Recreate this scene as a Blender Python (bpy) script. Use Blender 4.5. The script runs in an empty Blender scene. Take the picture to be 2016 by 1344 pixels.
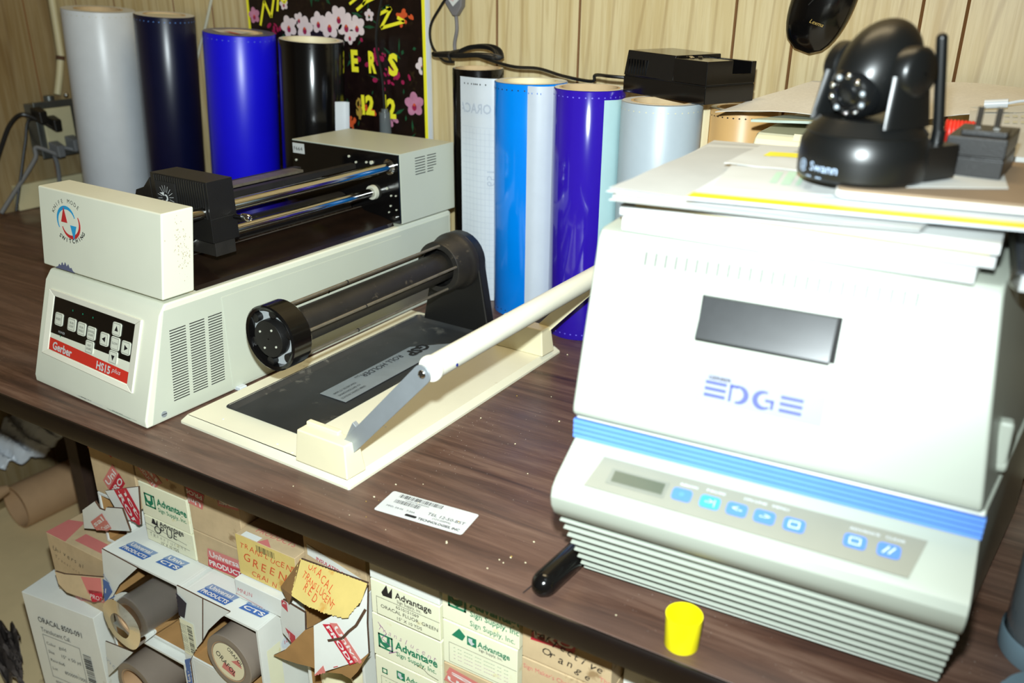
import bpy, bmesh, math, random
import numpy as np
from mathutils import Vector, Matrix
random.seed(7)
R = math.radians
T = 0.74                                   # height of the table top above the floor
SC = bpy.context.scene
COL = SC.collection

# ------------------------------------------------------------------ camera
F_PX, PITCH, ROLL, YAW, CAMH = 1701.1, 0.397307, 0.0098365, 0.530419, 0.53
_h = Vector((-math.sin(YAW), math.cos(YAW), 0)); _r = Vector((math.cos(YAW), math.sin(YAW), 0)); _u = Vector((0, 0, 1))
FWD = _h*math.cos(PITCH) - _u*math.sin(PITCH); UP0 = _h*math.sin(PITCH) + _u*math.cos(PITCH)
RGT = _r*math.cos(ROLL) + UP0*math.sin(ROLL); UPV = -_r*math.sin(ROLL) + UP0*math.cos(ROLL)
CAMP = Vector((0, 0, T + CAMH))
cd = bpy.data.cameras.new('camera'); cam = bpy.data.objects.new('camera', cd); COL.objects.link(cam)
cd.sensor_width = 36; cd.lens = 36*F_PX/2016; cd.clip_start = 0.02; cd.clip_end = 50
M = Matrix.Identity(4)
for i in range(3):
    M[i][0], M[i][1], M[i][2], M[i][3] = RGT[i], UPV[i], -FWD[i], CAMP[i]
cam.matrix_world = M
cd.dof.use_dof = True; cd.dof.focus_distance = 1.12; cd.dof.aperture_fstop = 4.5
SC.camera = cam
# ------------------------------------------------------------------ world, lights, exposure
w = bpy.data.worlds.new('world'); SC.world = w; w.use_nodes = True
w.node_tree.nodes['Background'].inputs[0].default_value = (1.0, 0.86, 0.62, 1)
w.node_tree.nodes['Background'].inputs[1].default_value = 0.07
def light(name, kind, loc, energy, color, **k):
    l = bpy.data.lights.new(name, kind); l.energy = energy; l.color = color
    o = bpy.data.objects.new(name, l); COL.objects.link(o); o.location = loc
    for a, b in k.items(): setattr(l, a, b)
    return o
flash = light('camera_flash', 'SPOT', CAMP + UPV*0.085 - RGT*0.005, 100, (0.87, 0.98, 1.0), spot_size=math.radians(124), spot_blend=1.0, shadow_soft_size=0.012)
_f = (FWD*F_PX + RGT*(620-1008) - UPV*(740-672)).normalized()
flash.rotation_euler = _f.to_track_quat('-Z', 'Y').to_euler()
ceil_l = light('ceiling_lamp', 'AREA', (-0.45, 0.95, 2.55), 13, (1.0, 0.80, 0.48), shape='RECTANGLE', size=1.2, size_y=0.3)
SC.view_settings.view_transform = 'Standard'; SC.view_settings.look = 'None'
SC.view_settings.exposure = 0.0; SC.view_settings.gamma = 1.0; SC.view_settings.use_curve_mapping = False

# ------------------------------------------------------------------ survey helpers: pixel of the photo -> point on a real plane
def ray(x, y): return FWD*F_PX + RGT*(x-1008) - UPV*(y-672)
def PZ(x, y, z):
    d = ray(x, y); t = (z + T - CAMP.z)/d.z; return CAMP + d*t
def PY(x, y, Y):
    d = ray(x, y); return CAMP + d*(Y/d.y)

# ------------------------------------------------------------------ materials
def lin(c): return c/12.92 if c <= 0.04045 else ((c+0.055)/1.055)**2.4
def rgb(r, g, b): return (lin(r/255), lin(g/255), lin(b/255), 1)
class NT:
    def __init__(s, name):
        s.m = bpy.data.materials.new(name); s.m.use_nodes = True; s.t = s.m.node_tree
        s.b = s.t.nodes['Principled BSDF']
    def n(s, k, **p):
        o = s.t.nodes.new(k)
        for a, b in p.items():
            if a.startswith('i_'): o.inputs[a[2:].replace('_', ' ')].default_value = b
            else: setattr(o, a, b)
        return o
    def l(s, a, b): s.t.links.new(a, b)
    def ramp(s, f, stops):
        r = s.n('ShaderNodeValToRGB'); s.l(f, r.inputs[0]); e = r.color_ramp.elements
        while len(e) < len(stops): e.new(0.5)
        for q, (p, c) in zip(e, stops): q.position = p; q.color = c
        return r.outputs[0]
    def mix(s, f, a, b, mode='MIX'):
        m = s.n('ShaderNodeMix', data_type='RGBA', blend_type=mode)
        if isinstance(f, (int, float)): m.inputs[0].default_value = f
        else: s.l(f, m.inputs[0])
        for i, v in ((6, a), (7, b)):
            if isinstance(v, tuple): m.inputs[i].default_value = v
            else: s.l(v, m.inputs[i])
        return m.outputs[2]
    def coord(s, scale=(1, 1, 1), rot=(0, 0, 0), which='Object'):
        c = s.n('ShaderNodeTexCoord'); mp = s.n('ShaderNodeMapping'); s.l(c.outputs[which], mp.inputs[0])
        mp.inputs['Scale'].default_value = scale; mp.inputs['Rotation'].default_value = rot
        return mp.outputs[0]
    def noise(s, vec, scale, detail=4, rough=0.5, dist=0.0):
        o = s.n('ShaderNodeTexNoise', i_Scale=scale, i_Detail=detail, i_Roughness=rough, i_Distortion=dist)
        if vec is not None: s.l(vec, o.inputs['Vector'])
        return o.outputs[0]
    def bump(s, h, strength, dist=0.001):
        b = s.n('ShaderNodeBump'); b.inputs['Strength'].default_value = strength; b.inputs['Distance'].default_value = dist
        s.l(h, b.inputs['Height']); s.l(b.outputs[0], s.b.inputs['Normal'])
MATS = {}
def mat(name, col, rough=0.5, metal=0.0, var=0.0, vscale=30, dirt=None, bump=0.0, bscale=300, coat=0.0, spec=0.5, trans=0.0, ior=1.45):
    if name in MATS: return MATS[name]
    k = NT(name); c = rgb(*col)
    k.b.inputs['Roughness'].default_value = rough; k.b.inputs['Metallic'].default_value = metal
    k.b.inputs['Specular IOR Level'].default_value = spec
    if coat: k.b.inputs['Coat Weight'].default_value = coat; k.b.inputs['Coat Roughness'].default_value = 0.06
    if trans: k.b.inputs['Transmission Weight'].default_value = trans; k.b.inputs['IOR'].default_value = ior
    vec = k.coord()
    dk = tuple(x*(1-max(var, 0.04)) for x in c[:3]) + (1,)
    out = k.mix(k.ramp(k.noise(vec, vscale, 5, 0.6), [(0.35, (0, 0, 0, 1)), (0.65, (1, 1, 1, 1))]), dk, c)
    if dirt:
        f = k.ramp(k.noise(vec, dirt[2], 6, 0.65), [(dirt[1], (0, 0, 0, 1)), (dirt[1]+0.08, (1, 1, 1, 1))])
        out = k.mix(f, out, rgb(*dirt[0]))
    k.l(out, k.b.inputs['Base Color'])
    if bump: k.bump(k.noise(vec, bscale, 3), bump, 0.0006)
    MATS[name] = k.m
    return k.m

def wood_panel(name='wood_panelling', f=1.0):
    k = NT(name)
    v = k.coord((1, 1, 0.045)); v2 = k.coord((1, 1, 0.10))
    big = k.noise(v2, 5.0, 2, 0.5, 0.6)
    fine = k.noise(v, 260, 4, 0.6); mid = k.noise(v, 60, 4, 0.6, 0.4)
    wv = k.n('ShaderNodeTexWave', wave_type='RINGS', rings_direction='Y'); wv.inputs['Scale'].default_value = 9; wv.inputs['Distortion'].default_value = 9
    wv.inputs['Detail'].default_value = 2; wv.inputs['Detail Scale'].default_value = 0.8
    v3 = k.coord((1, 1, 0.13)); k.l(v3, wv.inputs['Vector'])
    base = k.ramp(big, [(0.3, rgb(206, 188, 142)), (0.7, rgb(186, 162, 112))])
    a = k.mix(k.ramp(mid, [(0.42, (.7, .7, .7, 1)), (0.60, (0, 0, 0, 1))]), base, rgb(214, 198, 156))
    b = k.mix(k.ramp(fine, [(0.50, (0, 0, 0, 1)), (0.72, (.32, .32, .32, 1))]), a, rgb(164, 138, 92))
    c = k.mix(k.ramp(wv.outputs[0], [(0.0, (.40, .40, .40, 1)), (0.08, (0, 0, 0, 1)), (1, (0, 0, 0, 1))]), b, rgb(150, 120, 74))
    # knots
    vo = k.n('ShaderNodeTexVoronoi', i_Scale=3.1); vk = k.coord((1, 1, 0.55)); k.l(vk, vo.inputs['Vector']); vo.inputs['Randomness'].default_value = 1
    c = k.mix(k.ramp(vo.outputs['Distance'], [(0.0, (.9, .9, .9, 1)), (0.035, (.35, .35, .35, 1)), (0.055, (0, 0, 0, 1))]), c, rgb(120, 84, 40))
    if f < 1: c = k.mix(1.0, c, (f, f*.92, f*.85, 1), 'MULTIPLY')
    k.l(c, k.b.inputs['Base Color']); k.b.inputs['Roughness'].default_value = 0.42
    return k.m
def walnut():
    k = NT('walnut_laminate')
    v = k.coord((0.07, 1, 1)); v2 = k.coord((0.25, 1, 1))
    a = k.noise(v, 55, 5, 0.65, 0.7); b = k.noise(v, 330, 3, 0.6); c = k.noise(v2, 9, 3, 0.5, 1.0)
    o = k.ramp(a, [(0.33, rgb(54, 35, 28)), (0.50, rgb(84, 58, 46)), (0.66, rgb(108, 82, 68))])
    o = k.mix(k.ramp(b, [(0.52, (0, 0, 0, 1)), (0.75, (.6, .6, .6, 1))]), o, rgb(60, 38, 30))
    o = k.mix(k.ramp(c, [(0.35, (0, 0, 0, 1)), (0.75, (.45, .45, .45, 1))]), o, rgb(112, 92, 82))
    vv = k.coord(); vo = k.n('ShaderNodeTexVoronoi', i_Scale=150); k.l(vv, vo.inputs['Vector'])
    msk = k.ramp(k.noise(vv, 9, 3), [(0.50, (0, 0, 0, 1)), (0.66, (1, 1, 1, 1))])
    sp = k.ramp(vo.outputs['Distance'], [(0.05, (1, 1, 1, 1)), (0.085, (0, 0, 0, 1))])
    mm = k.n('ShaderNodeMath', operation='MULTIPLY'); k.l(msk, mm.inputs[0]); k.l(sp, mm.inputs[1])
    o = k.mix(mm.outputs[0], o, rgb(185, 175, 165))
    k.l(o, k.b.inputs['Base Color'])
    r = k.ramp(k.noise(vv, 14, 4), [(0.3, (.3, .3, .3, 1)), (0.7, (.5, .5, .5, 1))]); k.l(r, k.b.inputs['Roughness'])
    k.bump(b, 0.15, 0.0004)
    return k.m
M_WALL = wood_panel(); M_TABLE = walnut()
M_GROOVE = mat('groove_brown', (120, 84, 46), 0.7)
M_FLOOR = mat('beige_floor', (238, 214, 165), 0.6, var=.15, vscale=4, dirt=((140, 115, 80), .60, 6))
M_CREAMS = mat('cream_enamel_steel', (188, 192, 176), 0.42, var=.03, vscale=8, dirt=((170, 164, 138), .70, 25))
M_CREAM = mat('cream_enamel', (220, 221, 201), 0.38, var=.03, vscale=8, dirt=((180, 172, 140), .70, 25))
M_CREAM2 = mat('cream_plastic', (228, 218, 182), 0.42, var=.05, vscale=14, dirt=((190, 176, 130), .68, 22))
M_PLATE = mat('cream_painted_steel', (222, 218, 194), 0.45, var=.06, vscale=9, dirt=((178, 165, 125), .66, 16))
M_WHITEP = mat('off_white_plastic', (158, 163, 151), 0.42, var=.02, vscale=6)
M_BARW = mat('bright_cream_plastic', (226, 223, 205), 0.38, var=.03)
M_GREYP = mat('pale_grey_print', (196, 196, 178), 0.4)
M_BLK = mat('black_plastic', (20, 19, 18), 0.38, bump=.25, bscale=900)
M_BLKG = mat('glossy_black_plastic', (12, 11, 11), 0.14, var=.2)
M_BLKM = mat('dusty_black_metal', (34, 31, 27), 0.5, var=.3, vscale=40, dirt=((74, 66, 54), .62, 60))
M_PLATEN = mat('platen_brown_black', (30, 20, 14), 0.22, var=.3, vscale=30, dirt=((70, 60, 50), .70, 80))
M_RECESS = mat('charcoal_tray', (52, 53, 54), 0.42, var=.25, vscale=20, dirt=((92, 90, 84), .60, 34))
M_CHROME = mat('chrome_rod', (200, 198, 192), 0.12, metal=1.0)
M_STEEL = mat('brushed_steel', (168, 176, 182), 0.42, metal=0.55, var=.1)
M_RODG = mat('dusty_guide_rod', (128, 120, 104), 0.4, metal=0.5, var=.25, vscale=80)
M_INK = mat('black_ink', (24, 22, 24), 0.6)
M_DARK = mat('dark_slot', (14, 12, 10), 0.8)
M_WHITE = mat('white_vinyl', (204, 210, 216), 0.35, var=.02)
M_PAPER = mat('white_paper', (196, 198, 195), 0.75, var=.04, vscale=12, bump=.1, bscale=60)
M_PAPERG = mat('grey_white_paper', (180, 182, 180), 0.8, var=.08, vscale=16)
M_KEY = mat('key_cream', (212, 214, 196), 0.4)
M_RED = mat('label_red', (205, 50, 38), 0.35)
M_BLUE = mat('arrow_blue', (38, 150, 200), 0.4)
M_REDA = mat('arrow_red', (190, 44, 46), 0.4)
M_YEL = mat('highlight_yellow', (236, 222, 60), 0.6)
M_YCAP = mat('yellow_plastic_cap', (250, 236, 12), 0.4, var=.05)
M_GREEN = mat('print_green', (22, 120, 86), 0.5)
M_BLUEP = mat('printer_blue', (80, 128, 216), 0.4)
M_BLUEL = mat('printer_light_blue', (92, 138, 212), 0.4)
M_KEYB = mat('key_blue', (72, 116, 196), 0.45)
M_LCD = mat('lcd_grey', (78, 84, 72), 0.3)
M_STAIN = mat('marker_stain', (92, 96, 122), 0.6)
M_CARD = mat('corrugated_card', (200, 174, 134), 0.85, var=.14, vscale=30, dirt=((150, 122, 84), .62, 20))
M_CARDIN = mat('card_inside', (168, 126, 74), 0.85, var=.15, vscale=25)
M_CARDW = mat('white_faced_card', (222, 223, 214), 0.75, var=.06, vscale=15, dirt=((178, 170, 140), .64, 14))
M_CARDY = mat('yellowed_white_card', (228, 226, 194), 0.75, var=.05, vscale=12, dirt=((205, 190, 120), .58, 12))
M_CARDE = mat('torn_card_edge', (84, 58, 38), 0.95, var=.3, vscale=90)
M_TRED = mat('tape_red', (190, 40, 58), 0.4, var=.06)
M_TREDL = mat('tape_red_pale', (206, 120, 112), 0.4, var=.06)
M_TWHT = mat('tape_white', (225, 218, 212), 0.35, var=.06)
M_TBLU = mat('tape_blue', (58, 100, 165), 0.35, var=.06)
M_TBLUL = mat('tape_blue_pale', (130, 150, 180), 0.35, var=.06)
M_LABY = mat('label_yellow_aged', (222, 196, 116), 0.6, var=.1, vscale=25, dirt=((205, 150, 70), .60, 20))
M_INKO = mat('ink_orange', (206, 84, 42), 0.6)
M_INKP = mat('ink_purple', (150, 90, 150), 0.6)
M_KRAFT = mat('kraft_tube', (182, 146, 108), 0.8, var=.1, vscale=20)
M_BRNROLL = mat('brown_backed_vinyl', (128, 116, 104), 0.35, var=.05)
M_GOLD = mat('gold_print', (170, 140, 60), 0.4)
M_ORCW = mat('orchid_white', (226, 210, 212), 0.5, var=.1)
M_ORCP = mat('orchid_pink', (196, 130, 160), 0.5, var=.2, vscale=60)
M_ORCM = mat('orchid_magenta', (160, 28, 78), 0.5, var=.3, vscale=60)
M_LEAF = mat('leaf_green_print', (28, 84, 52), 0.5, var=.4, vscale=80)
M_ORNG = mat('orange_print', (206, 84, 40), 0.5)
M_POSTER = mat('poster_black', (26, 14, 12), 0.32, var=.5, vscale=50, dirt=((44, 34, 18), .58, 40))
M_PYEL = mat('poster_yellow', (240, 232, 50), 0.45)
M_SHADE = mat('foam_white', (226, 224, 216), 0.7)
M_BRNCARD = mat('brown_board', (140, 120, 96), 0.8, var=.1)
M_ORBOX = mat('galvanised_box', (120, 124, 122), 0.35, metal=0.8, var=.2)
M_GRYC = mat('grey_cable', (104, 106, 108), 0.5)
M_BEIGEP = mat('beige_plastic', (190, 182, 146), 0.5)
M_REDW = mat('red_cord', (226, 52, 36), 0.5)
M_CLEARP = mat('smoky_clear_plastic', (118, 126, 130), 0.12, trans=.45)
M_PLAST = mat('clear_film', (235, 240, 245), 0.05, trans=1.0, ior=1.15)
M_BAGD = mat('blue_grey_ribbed', (104, 124, 134), 0.45)
M_TBEDGE = mat('black_brown_edge', (23, 16, 13), 0.30, var=.2)
M_LEG = mat('dark_wood_leg', (62, 44, 34), 0.6, var=.25, vscale=30)

# ------------------------------------------------------------------ mesh builder
_tc = {}
def text_tris(s, bold=0.0, res=2):
    key = (s, bold)
    if key not in _tc:
        c = bpy.data.curves.new('t', 'FONT'); c.body = s; c.size = 1; c.resolution_u = res; c.offset = bold; c.fill_mode = 'FRONT'
        o = bpy.data.objects.new('t', c); me = bpy.data.meshes.new_from_object(o)
        me.calc_loop_triangles()
        v = [(p.co.x, p.co.y) for p in me.vertices]; t = [tuple(q.vertices) for q in me.loop_triangles]
        wd = max([p[0] for p in v] + [0.001])
        _tc[key] = (v, t, wd)
        bpy.data.objects.remove(o); bpy.data.meshes.remove(me); bpy.data.curves.remove(c)
    return _tc[key]
def clip_poly(p, W, H):
    for ax, lim, sg in ((0, 0, 1), (0, W, -1), (1, 0, 1), (1, H, -1)):
        q = []
        for i in range(len(p)):
            a, b = p[i-1], p[i]; da, db = sg*(a[ax]-lim), sg*(b[ax]-lim)
            if (da >= 0) != (db >= 0):
                t = da/(da-db); q.append((a[0]+(b[0]-a[0])*t, a[1]+(b[1]-a[1])*t))
            if db >= 0: q.append(b)
        p = q
        if len(p) < 3: return []
    return p
def spline(pts, k=6):
    P = [Vector(p) for p in pts]
    if len(P) < 3: return P
    o = []
    for i in range(len(P)-1):
        a, b, c, d = P[max(i-1, 0)], P[i], P[i+1], P[min(i+2, len(P)-1)]
        for j in range(k):
            t = j/k; o.append(0.5*((2*b)+(-a+c)*t+(2*a-5*b+4*c-d)*t*t+(-a+3*b-3*c+d)*t**3))
    o.append(P[-1]); return o
class MB:
    def __init__(s): s.v = []; s.f = []; s.m = []; s.mats = []
    def mi(s, m):
        if m not in s.mats: s.mats.append(m)
        return s.mats.index(m)
    def add(s, vs, fs, m):
        b = len(s.v); k = s.mi(m); s.v += [tuple(v) for v in vs]
        for f in fs: s.f.append([i+b for i in f]); s.m.append(k)
        return s
    def hexa(s, p, m): return s.add(p, [(0, 3, 2, 1), (4, 5, 6, 7), (0, 1, 5, 4), (1, 2, 6, 5), (2, 3, 7, 6), (3, 0, 4, 7)], m)
    def box(s, x0, x1, y0, y1, z0, z1, m):
        return s.hexa([(x0, y0, z0), (x1, y0, z0), (x1, y1, z0), (x0, y1, z0), (x0, y0, z1), (x1, y0, z1), (x1, y1, z1), (x0, y1, z1)], m)
    def prism(s, pts, d, m, o=(0, 0, 0)):
        """closed outline pts (3D) extruded by vector d"""
        n = len(pts); a = [Vector(p)+Vector(o) for p in pts]; b = [p+Vector(d) for p in a]
        return s.add(a+b, [list(range(n))[::-1], list(range(n, 2*n))]+[(i, (i+1) % n, n+(i+1) % n, n+i) for i in range(n)], m)
    def ring(s, p, ax, r, n):
        ax = Vector(ax).normalized(); a = ax.orthogonal().normalized(); b = ax.cross(a)
        return [Vector(p)+(a*math.cos(2*math.pi*i/n)+b*math.sin(2*math.pi*i/n))*r for i in range(n)]
    def loft(s, rings, m, caps=True, closed=False):
        n = len(rings[0]); vs = [v for r in rings for v in r]; fs = []
        K = len(rings)
        for k in range(K if closed else K-1):
            for i in range(n):
                fs.append((k*n+i, k*n+(i+1) % n, ((k+1) % K)*n+(i+1) % n, ((k+1) % K)*n+i))
        if caps and not closed: fs += [list(range(n))[::-1], list(range((K-1)*n, K*n))]
        return s.add(vs, fs, m)
    def cyl(s, p0, p1, r, m, r2=None, n=24, caps=True):
        p0, p1 = Vector(p0), Vector(p1); ax = p1-p0
        return s.loft([s.ring(p0, ax, r, n), s.ring(p1, ax, r if r2 is None else r2, n)], m, caps)
    def lathe(s, prof, c, ax, m, n=40, caps=False):
        """prof: (radius, distance along ax)"""
        ax = Vector(ax).normalized()
        return s.loft([s.ring(Vector(c)+ax*h, ax, max(r, 1e-5), n) for r, h in prof], m, caps)
    def tube(s, pts, r, m, n=8, sm=6):
        P = spline(pts, sm) if sm else [Vector(p) for p in pts]
        rings = []; prev = None
        for i, p in enumerate(P):
            t = (P[min(i+1, len(P)-1)]-P[max(i-1, 0)]).normalized()
            a = t.orthogonal().normalized() if prev is None else (prev-t*prev.dot(t)).normalized()
            prev = a; b = t.cross(a)
            rings.append([p+(a*math.cos(2*math.pi*k/n)+b*math.sin(2*math.pi*k/n))*r for k in range(n)])
        return s.loft(rings, m)
    def ell(s, c, rx, ry, rz, m, n=24, k=14, rot=None):
        rings = []
        for j in range(k+1):
            a = -math.pi/2+math.pi*j/k
            rg = []
            for i in range(n):
                v = Vector((rx*math.cos(a)*math.cos(2*math.pi*i/n), ry*math.cos(a)*math.sin(2*math.pi*i/n), rz*math.sin(a)))
                if rot: v = rot @ v
                rg.append(Vector(c)+v)
            rings.append(rg)
        return s.loft(rings, m, True)
    def poly(s, pts, m): return s.add(pts, [list(range(len(pts)))], m)
    def slab(s, pts, th, m):
        """flat polygon (3D pts) given thickness along its normal"""
        P = [Vector(p) for p in pts]; n = (P[1]-P[0]).cross(P[2]-P[0]).normalized()
        return s.prism(P, n*th, m)
    def build(s, name, parent=None, bevel=0, seg=2, smooth=40, recalc=True):
        me = bpy.data.meshes.new(name); me.from_pydata(s.v, [], s.f); me.update()
        for m in s.mats: me.materials.append(m)
        me.polygons.foreach_set('material_index', s.m)
        if recalc:
            b = bmesh.new(); b.from_mesh(me); bmesh.ops.recalc_face_normals(b, faces=b.faces); b.to_mesh(me); b.free()
        if smooth:
            me.polygons.foreach_set('use_smooth', [True]*len(me.polygons)); me.set_sharp_from_angle(angle=R(smooth))
        o = bpy.data.objects.new(name, me); COL.objects.link(o)
        if parent: o.parent = parent
        if bevel:
            bv = o.modifiers.new('bevel', 'BEVEL'); bv.width = bevel; bv.segments = seg; bv.limit_method = 'ANGLE'; bv.angle_limit = R(35); bv.harden_normals = True
        return o
class Face:
    """drawing area on a plane of a mesh: prints, labels, tape; clipped to W x H"""
    def __init__(s, mb, o, u, v, W, H, n=None):
        s.mb = mb; s.o = Vector(o); s.u = Vector(u).normalized(); s.v = Vector(v).normalized(); s.W = W; s.H = H
        s.n = Vector(n) if n else s.u.cross(s.v)
    def P(s, x, y, l=1): return s.o+s.u*x+s.v*y+s.n*(0.00025*l)
    def poly(s, pts, m, l=1):
        p = clip_poly(pts, s.W, s.H)
        if p: s.mb.poly([s.P(x, y, l) for x, y in p], m)
    def rect(s, x0, y0, x1, y1, m, l=1): s.poly([(x0, y0), (x1, y0), (x1, y1), (x0, y1)], m, l)
    def frame(s, x0, y0, x1, y1, t, m, l=1):
        s.rect(x0, y0, x1, y0+t, m, l); s.rect(x0, y1-t, x1, y1, m, l); s.rect(x0, y0, x0+t, y1, m, l); s.rect(x1-t, y0, x1, y1, m, l)
    def rrect(s, x0, y0, x1, y1, r, m, l=1):
        pts = []
        for cx, cy, a in ((x1-r, y0+r, -90), (x1-r, y1-r, 0), (x0+r, y1-r, 90), (x0+r, y0+r, 180)):
            for k in range(4): pts.append((cx+r*math.cos(R(a+k*30)), cy+r*math.sin(R(a+k*30))))
        s.poly(pts, m, l)
    def disc(s, cx, cy, rx, m, l=1, ry=None, n=16, rot=0):
        ry = ry or rx; c, q = math.cos(R(rot)), math.sin(R(rot))
        s.poly([(cx+rx*math.cos(a)*c-ry*math.sin(a)*q, cy+rx*math.cos(a)*q+ry*math.sin(a)*c) for a in [2*math.pi*i/n for i in range(n)]], m, l)
    def text(s, t, x, y, size, m, l=2, width=None, bold=0.0, rot=0, shear=0, align='L', mirror=False):
        v, tr, wd = text_tris(t, bold)
        sx = (width/wd) if width else size
        off = {'L': 0, 'C': -wd*sx/2, 'R': -wd*sx}[align]
        c, q = math.cos(R(rot)), math.sin(R(rot)); V = []
        for a, b in v:
            X = off+a*sx+shear*b*size; Y = b*size
            if mirror: X = -X
            V.append((x+X*c-Y*q, y+X*q+Y*c))
        lo = min(min(p[0] for p in V), min(p[1] for p in V)) if V else 0
        ins = lambda p: 0 <= p[0] <= s.W and 0 <= p[1] <= s.H
        if all(ins(p) for p in V): s.mb.add([s.P(a, b, l) for a, b in V], tr, m)
        else:
            for f in tr: s.poly([V[i] for i in f], m, l)
    def hand(s, t, x, y, size, m, l=2, rot=0, jit=.12, gap=0.72, bold=-0.012):
        cx = x; cy = y
        for ch in t:
            if ch != ' ':
                s.text(ch, cx, cy+random.uniform(-jit, jit)*size, size*random.uniform(.9, 1.12), m, l, rot=rot+random.uniform(-9, 9), shear=.18, bold=bold)
            cx += size*gap*math.cos(R(rot)); cy += size*gap*math.sin(R(rot))
    def line(s, x0, y0, x1, y1, t, m, l=1):
        d = math.hypot(x1-x0, y1-y0) or 1e-6; nx, ny = -(y1-y0)/d*t/2, (x1-x0)/d*t/2
        s.poly([(x0-nx, y0-ny), (x1-nx, y1-ny), (x1+nx, y1+ny), (x0+nx, y0+ny)], m, l)
    def scribble(s, pts, t, m, l=3):
        for a, b in zip(pts, pts[1:]): s.line(a[0], a[1], b[0], b[1], t, m, l)
    def arrow_arc(s, cx, cy, r, a0, a1, t, m, l=2, ry=None):
        ry = ry or r; n = 20
        for i in range(n):
            p, q = R(a0+(a1-a0)*i/n), R(a0+(a1-a0)*(i+1)/n)
            t0 = t*(.35+.65*math.sin(math.pi*(i+.5)/n)) if t > 0 else t
            f = lambda a, k: (cx+(r+k)*math.cos(a), cy+(ry+k)*math.sin(a))
            s.poly([f(p, -t0/2), f(q, -t0/2), f(q, t0/2), f(p, t0/2)], m, l)
    def barcode(s, x0, y0, x1, y1, m, l=2, n=34, seed=1, vert=False):
        rr = random.Random(seed); x = x0 if not vert else y0; e = x1 if not vert else y1; st = (e-x)/n
        while x < e-st*.5:
            wd = st*rr.choice((.3, .5, .9))
            if vert: s.rect(x0, x, x1, x+wd, m, l)
            else: s.rect(x, y0, x+wd, y1, m, l)
            x += wd+st*rr.choice((.4, .6, .9))

LAB = set()
def tag(o, label, cat, group=None, kind=None):
    if label: o['label'] = label
    if cat: o['category'] = cat
    if group: o['group'] = group
    if kind: o['kind'] = kind
    return o
def thing(name, label, cat, loc, rz=0, group=None):
    o = bpy.data.objects.new(name, None); COL.objects.link(o); o.empty_display_size = .05
    o.location = loc; o.rotation_euler = (0, 0, rz); return tag(o, label, cat, group)
def struct(o): o['kind'] = 'structure'; return o
Wd = lambda x, y, z: (x, y, z+T)

# ================================================================== SETTING
XW, YW = -2.08, 1.36
mb = MB(); mb.box(XW-.1, 1.6, -1.6, YW+.1, -.06, 0, M_FLOOR); struct(mb.build('floor', smooth=0))
# back wall: sheets of panelling with V grooves
gx = [-2.0, -1.86, -1.66, -1.54, -1.29, -1.13, -.985, -.834, -.675, -.415, -.327, -.159, -.104, .06, .25, .34, .55, .80, .95, 1.2, 1.4]
prof = [(XW-.1, YW)]
for g in gx: prof += [(g-.0022, YW), (g, YW+.0025), (g+.0022, YW)]
prof += [(1.6, YW)]
mb = MB()
for a, b in zip(prof, prof[1:]):
    gm = M_GROOVE if (abs(b[1]-a[1]) > 1e-6) else M_WALL
    mb.add([(a[0], a[1], 0), (b[0], b[1], 0), (b[0], b[1], 2.6), (a[0], a[1], 2.6)], [(0, 1, 2, 3)], gm)
mb.box(XW-.1, 1.6, YW+.006, YW+.08, 0, 2.6, M_WALL)
struct(mb.build('wall_back', smooth=0, recalc=False))
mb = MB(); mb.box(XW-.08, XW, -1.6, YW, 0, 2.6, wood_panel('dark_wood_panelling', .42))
for gy in (-.9, -.3, .1, .42, .70, .95, 1.12, 1.28): mb.box(XW-.001, XW+.0006, gy-.0018, gy+.0018, 0, 2.6, M_GROOVE)
struct(mb.build('wall_left', smooth=0))
mb = MB(); mb.box(XW+.001, XW+.018, 1.16, YW-.002, T+.001, T+.062, M_BEIGEP); struct(mb.build('trim_1', bevel=.002))

# ================================================================== TABLE
tb = thing('work_table', 'long dark walnut laminate table with a rounded black-brown front edge', 'table', (0, 0, 0))
mb = MB(); mb.box(XW+.002, 1.1, .5625, YW-.006, T-.024, T, M_TABLE); mb.build('table_top', tb, bevel=.001)
mb = MB()
pr = [(0, .5625, T-.0003), (0, .5605, T-.0008), (0, .5590, T-.003), (0, .5585, T-.008), (0, .5585, T-.022), (0, .5595, T-.027), (0, .563, T-.0295), (0, .580, T-.0295), (0, .580, T-.0245), (0, .5625, T-.0245)]
mb.prism([(XW+.002, p[1], p[2]) for p in pr], (1.1-XW-.002, 0, 0), M_TBEDGE); mb.build('edge_band', tb)
mb = MB(); mb.box(XW+.02, 1.08, .600, .612, T-.034, T-.025, M_LEG); mb.build('apron', tb)
for lx, ly in ((-1.600, .90), (-1.600, 1.29), (.95, .64), (.95, 1.29)):
    mb = MB(); mb.box(lx-.019, lx+.019, ly, ly+.034, .0, T-.025, M_LEG); mb.cyl((lx, ly, T-.26), (lx, ly-.0015, T-.26), .005, M_STEEL, n=10); mb.build('leg', tb, bevel=.002)
# crumbs and dust lying on the table
mb = MB()
for i in range(46):
    x = random.gauss(-.45, .16); y = random.uniform(.58, .66) if i % 2 else random.uniform(.6, 1.1)
    if i % 2 == 0: x = random.uniform(-.55, -.33)
    s_ = random.uniform(.0005, .0014)
    if x < -.555 and y > .60: continue
    mb.ell((x, y, T+s_*.6), s_, s_*random.uniform(.6, 1.5), s_*.6, M_CREAM2 if i % 5 else M_GOLD, n=5, k=3)
tag(mb.build('crumbs'), 'pale crumbs and grit scattered on the bare walnut table top', 'crumbs', kind='stuff')

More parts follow.
